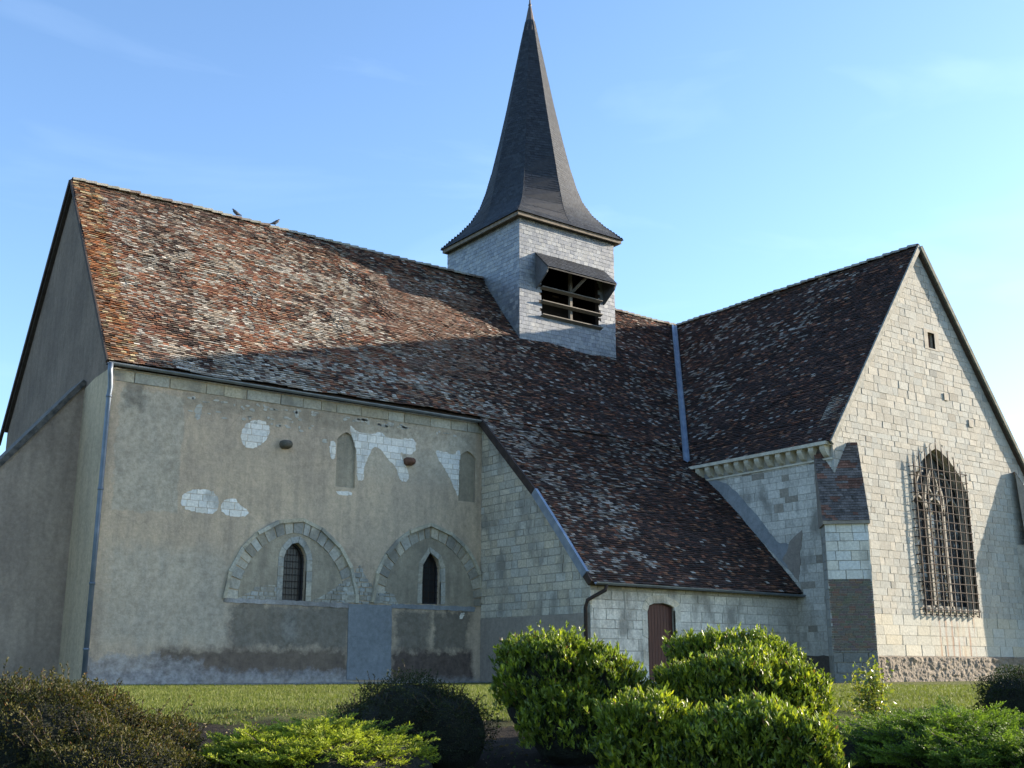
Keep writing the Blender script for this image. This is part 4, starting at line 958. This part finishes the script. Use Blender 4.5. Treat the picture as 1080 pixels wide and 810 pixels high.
def leafy_bush(label, D, lobes_px, n, seed, group=None, c0=(.030, .058, .010), c1=(.32, .385, .042), Ls=(.022, .058), yellow=.12, name='laurel_bush'):
    """lobes_px: (px column, px row of the centre, distance, half width, half depth, half height)"""
    r = np.random.default_rng(seed); lobes = []
    for (x, y, D_, a, b, h) in lobes_px:
        v = rt*(x-540)/F_PX-up*(y-405)/F_PX+fw; v /= math.hypot(v.x, v.y); q = Vector((0, 0, CZ))+v*D_; lobes.append((q.x, q.y, q.z, a, b, h))
    c = np.mean([l[:2] for l in lobes], 0); root = thing(name, label, 'bush', (c[0], c[1], hgt(*c)), group)
    off = np.array([c[0], c[1], hgt(*c)]); lobes = [tuple(np.array(l[:3])-off)+l[3:] for l in lobes]
    # shoots: rosettes of upright leaves
    ns = n//7; p, nr, t = surf_points(lobes, ns, .34, 3.0, seed)
    ns = len(p); p = p+nr*(r.normal(0, .018, (ns, 1))+(r.random((ns, 1)) < .10)*r.uniform(.02, .06, (ns, 1))); upw = norm(nr*.45+np.array([0, 0, 1.1])+r.normal(0, .2, (ns, 3)))
    P_l, A_l, T_l, S_l = [], [], [], []
    for k in range(8):
        a = norm(upw*(.35+.5*r.random((ns, 1)))+norm(r.normal(0, 1, (ns, 3)))*.38); P_l.append(p+upw*(r.random((ns, 1))-.3)*.05); A_l.append(a); T_l.append(t); S_l.append(np.arange(ns))
    p_, a_, t_, s_ = map(np.concatenate, (P_l, A_l, T_l, S_l)); m_ = len(p_)
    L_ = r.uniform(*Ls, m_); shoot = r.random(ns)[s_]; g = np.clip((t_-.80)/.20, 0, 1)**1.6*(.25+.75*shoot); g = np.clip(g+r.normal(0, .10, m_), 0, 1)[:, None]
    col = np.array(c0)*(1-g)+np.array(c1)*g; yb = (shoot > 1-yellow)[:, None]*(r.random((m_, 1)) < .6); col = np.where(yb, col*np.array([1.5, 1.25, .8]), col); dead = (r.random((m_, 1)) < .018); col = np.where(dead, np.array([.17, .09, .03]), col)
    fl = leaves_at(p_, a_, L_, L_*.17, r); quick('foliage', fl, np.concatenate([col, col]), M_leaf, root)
    core(lobes, 'dark_core', root, .78)
    return root
leafy_bush('clipped glossy green bush standing alone left of the brown door', 9.8, [(586, 722, 9.8, .42, .42, .36), (630, 736, 9.7, .28, .36, .36), (562, 732, 9.9, .24, .34, .38), (606, 772, 9.6, .42, .38, .34)], 52000, 1)
leafy_bush('tall glossy green bush in front of the door, rearmost of the right-hand clump', 11, [(744, 712, 11.2, .27, .36, .33), (792, 716, 11.2, .38, .40, .36)], 32000, 2, 'overlapping bushes right of the path')
leafy_bush('wide yellow-green bush in the middle of the right-hand clump', 10, [(738, 750, 9.9, .34, .38, .33), (786, 744, 9.7, .40, .42, .37), (826, 750, 9.8, .24, .36, .36)], 50000, 3, 'overlapping bushes right of the path', yellow=.25)
leafy_bush('low yellow-green bush at the bottom edge, left front of the clump', 8.2, [(690, 798, 8.3, .33, .34, .35), (732, 812, 8.1, .24, .32, .28)], 36000, 4, 'overlapping bushes right of the path', yellow=.25)
leafy_bush('low bright green bush at the bottom edge, right front of the clump', 8.1, [(806, 804, 8.1, .33, .34, .33), (846, 814, 7.9, .15, .24, .29)], 32000, 5, 'overlapping bushes right of the path')
# small-leaved twiggy shrubs
def twiggy(label, name, lobes_px, n, seed, c0, c1, Ls, sprigs, splen, cat='shrub'):
    r = np.random.default_rng(seed); lobes = []
    for (x, y, D_, a, b, h) in lobes_px:
        v = rt*(x-540)/F_PX-up*(y-405)/F_PX+fw; v /= math.hypot(v.x, v.y); q = Vector((0, 0, CZ))+v*D_; lobes.append((q.x, q.y, q.z, a, b, h))
    c = np.mean([l[:2] for l in lobes], 0); root = thing(name, label, cat, (c[0], c[1], hgt(*c)))
    off = np.array([c[0], c[1], hgt(*c)]); lobes = [tuple(np.array(l[:3])-off)+l[3:] for l in lobes]
    p, nr, t = surf_points(lobes, n, .30, 2.1, seed); m_ = len(p); a_ = norm(nr+r.normal(0, .8, (m_, 3)))
    sp, sn, st_ = surf_points(lobes, sprigs, .10, 2.1, seed+50); PP, AA, SS = [], [], []; V, Fs = [], []
    for i in range(len(sp)):
        d = Vector(sn[i])*.8+Vector((r.normal(0, .45), r.normal(0, .45), r.uniform(0, .9))); d.normalize(); l = splen*r.uniform(.4, 1); b = Vector(sp[i]); dr_ = Vector((0, 0, -.25*l)); pts = [b-d*.05, b+d*l*.5, b+d*l+dr_*.5]
        tube(V, Fs, pts, [.003, .0025, .0012], 3); k = int(l/.009)
        for j in range(k):
            s = j/k; q = pts[0].lerp(pts[1], s*2) if s < .5 else pts[1].lerp(pts[2], s*2-1); PP.append(q); AA.append(d+Vector(r.normal(0, .7, 3))); SS.append(s)
    n0 = m_; p = np.concatenate([p, np.array(PP)]); a_ = np.concatenate([a_, norm(np.array(AA))]); t = np.concatenate([t, np.ones(len(PP))]); m_ = len(p)
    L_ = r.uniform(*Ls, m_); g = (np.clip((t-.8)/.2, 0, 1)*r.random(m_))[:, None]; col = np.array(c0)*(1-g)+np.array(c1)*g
    rd = (r.random((m_, 1)) < .05); col = np.where(rd, col*np.array([1.7, .8, .7]), col)
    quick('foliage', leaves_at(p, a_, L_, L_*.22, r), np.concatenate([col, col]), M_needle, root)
    pymesh('twigs', V, Fs, M_twig, root)['kind'] = 'stuff'; core(lobes, 'dark_core', root, .80)
    return root
twiggy('dark rounded shrub in shade beside the spreading yellow-green juniper', 'dark_shrub', [(432, 766, 9.5, .46, .42, .40), (470, 775, 9.4, .36, .38, .36), (396, 772, 9.8, .36, .4, .26)], 26000, 21, (.020, .026, .010), (.05, .06, .02), (.014, .026), 160, .14)
twiggy('large brownish green twiggy shrub filling the bottom left corner', 'cotoneaster_shrub', [(40, 806, 8.6, .55, .5, .50), (95, 796, 9.0, .48, .5, .46), (0, 788, 9.2, .5, .5, .42), (165, 800, 8.8, .30, .38, .28), (60, 766, 9.3, .34, .3, .28), (120, 830, 8.2, .6, .5, .36)], 90000, 22, (.018, .022, .007), (.12, .105, .022), (.016, .030), 420, .20)
twiggy('nearly black rounded shrub at the right edge before the stone plinth', 'dark_shrub', [(1085, 748, 11.8, .48, .42, .36)], 14000, 23, (.018, .026, .010), (.04, .06, .018), (.014, .026), 60, .10)
# spreading junipers: arching fans of needles
def juniper(label, cx, cD, half_w, half_d, rise, nb, seed, c0, c1, heading=None):
    r = np.random.default_rng(seed); c = at_px(cx, cD); z0 = hgt(c.x, c.y); root = thing('juniper', label, 'shrub', (c.x, c.y, z0))
    PP, AA, LL, GG = [], [], [], []; V, Fs = [], []
    fx, fy = rt, Vector((dirx, diry, 0))
    for i in range(nb):
        a = r.uniform(0, 6.283); rad0 = r.uniform(0, .75); o = (fx*math.cos(a)*half_w+fy*math.sin(a)*half_d)*rad0
        hz = rise*(1-rad0**2*.85)*r.uniform(.15, 1.1)**.8; l = r.uniform(.22, .42); da = a+r.normal(0, .6); d = fx*math.cos(da)*1.1+fy*math.sin(da)*.8+Vector((0, 0, r.uniform(.05, .5))); d.normalize()
        base = o+Vector((0, 0, hz*.55+.02)); nrm = Vector((-d.x*d.z, -d.y*d.z, 1)).normalized(); sd = d.cross(Vector((0, 0, 1))).normalized(); gsp = r.uniform(0, 1)
        pts = [base-d*.2-Vector((0, 0, .1)), base, base+d*l*.6, base+d*l+Vector((0, 0, -.05*l))]; tube(V, Fs, pts, [.005, .004, .003, .001], 3)
        nt_ = int(l/.022)
        for j in range(nt_):
            s = j/nt_; q = base+d*l*s+Vector((0, 0, -.05*l*s*s)); tl = (.14*(1-s*.75))*r.uniform(.7, 1.2)
            for sg in (-1, 1):
                td = (d*.8+sd*sg*.8+nrm*r.uniform(-.15, .45)).normalized(); nk = int(tl/.007)+1
                for k in range(nk):
                    u = k/nk; PP.append(q+td*tl*u); AA.append(td+Vector(r.normal(0, .38, 3))); LL.append(r.uniform(.014, .028)); GG.append(gsp*.45+.55*max(u, s))
    core([(0, 0, .02, half_w*.86, half_d*.86, rise*.62)], 'dark_core', root, 1.0)
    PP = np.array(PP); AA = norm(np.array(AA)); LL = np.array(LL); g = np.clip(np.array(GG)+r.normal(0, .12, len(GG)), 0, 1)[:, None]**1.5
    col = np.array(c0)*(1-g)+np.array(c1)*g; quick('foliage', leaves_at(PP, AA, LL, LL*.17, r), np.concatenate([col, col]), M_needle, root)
    pymesh('branches', V, Fs, M_twig, root)['kind'] = 'stuff'; return root
juniper('low spreading yellow-green juniper at the bottom, left of centre', 342, 8.9, .85, 1.1, .50, 800, 31, (.035, .075, .011), (.42, .46, .045))
juniper('broad low dark green juniper spreading over the bottom right corner', 1010, 9.5, 1.0, 1.7, .62, 1300, 32, (.022, .055, .010), (.20, .29, .035))
# loose self-sown weed by the gable plinth
def weed(label, x, D, h, seed):
    r = np.random.default_rng(seed); c = at_px(x, D); z0 = hgt(c.x, c.y); root = thing('tall_weed', label, 'plant', (c.x, c.y, z0)); V, Fs = [], []; PP, AA = [], []
    for i in range(14):
        a = r.uniform(0, 6.28); l = h*r.uniform(.5, 1); p0 = Vector((r.normal(0, .05), r.normal(0, .05), 0)); p2 = p0+Vector((math.cos(a)*.11, math.sin(a)*.11, l)); p1 = p0.lerp(p2, .5)+Vector((0, 0, .05)); tube(V, Fs, [p0, p1, p2], [.005, .004, .0015], 4)
        for j in range(70):
            s = r.uniform(.15, 1); q = (p0.lerp(p1, s*2) if s < .5 else p1.lerp(p2, s*2-1))+Vector(r.normal(0, .05, 3)); PP.append(q); AA.append(Vector(r.normal(0, 1, 3))+Vector((0, 0, .3)))
    PP = np.array(PP); AA = norm(np.array(AA)); L_ = r.uniform(.03, .055, len(PP)); g = r.random((len(PP), 1)); col = np.array([.12, .17, .03])*(1-g)+np.array([.30, .29, .05])*g
    quick('leaves', leaves_at(PP, AA, L_, L_*.3, r), np.concatenate([col, col]), M_leaf, root); pymesh('stems', V, Fs, M_twig, root)['kind'] = 'stuff'
weed('loose yellow-green weed growing before the lit corner of the plinth', 916, 11.3, .66, 41)
# ------------------------------------------------------------------ pigeons on the nave ridge
def pigeon(label, x, y, face, seed):
    v = rt*(x-540)/F_PX-up*(y-405)/F_PX+fw; t = (YR-0)/v.y; q = v*t; root = thing('pigeon', label, 'bird', (q.x, YR, ZR+.12), 'pigeons perched on the nave ridge')
    me = bpy.data.meshes.new('body'); pts = [(-.17, 0, .07, .012), (-.10, 0, .085, .030), (-.02, 0, .11, .068), (.05, 0, .145, .062), (.085, 0, .20, .032), (.10, 0, .235, .030), (.125, 0, .238, .016), (.15, 0, .228, .004)]
    me.from_pydata([p[:3] for p in pts], [(i, i+1) for i in range(len(pts)-1)], []); o = link('body', me, plain('pigeon_feather_%d' % seed, (.10, .105, .12), (.05, .05, .055), 30, .7, 0, 0), root)
    sk = o.modifiers.new('skin', 'SKIN'); o.data.skin_vertices[0].data[3].use_root = True
    for i, p in enumerate(pts): o.data.skin_vertices[0].data[i].radius = (p[3], p[3]*.95); o.data.skin_vertices[0].data[i].use_root = (i == 3)
    o.modifiers.new('sub', 'SUBSURF').levels = 2; o.modifiers['sub'].render_levels = 2
    mesh_from('legs', lambda V, Fs: [tube(V, Fs, [(.0, s*.025, .07), (.01, s*.025, .0)], .006, 5) for s in (-1, 1)], plain('bird_leg_%d' % seed, (.25, .1, .08), bd=0), root)
    root.rotation_euler = (0, 0, face); root.scale = (1.15,)*3
pigeon('grey pigeon perched on the ridge, the left one of two', 249, 232, R(165), 1)
pigeon('grey pigeon perched on the ridge, the right one nearer the tower', 290, 241, R(-20), 2)
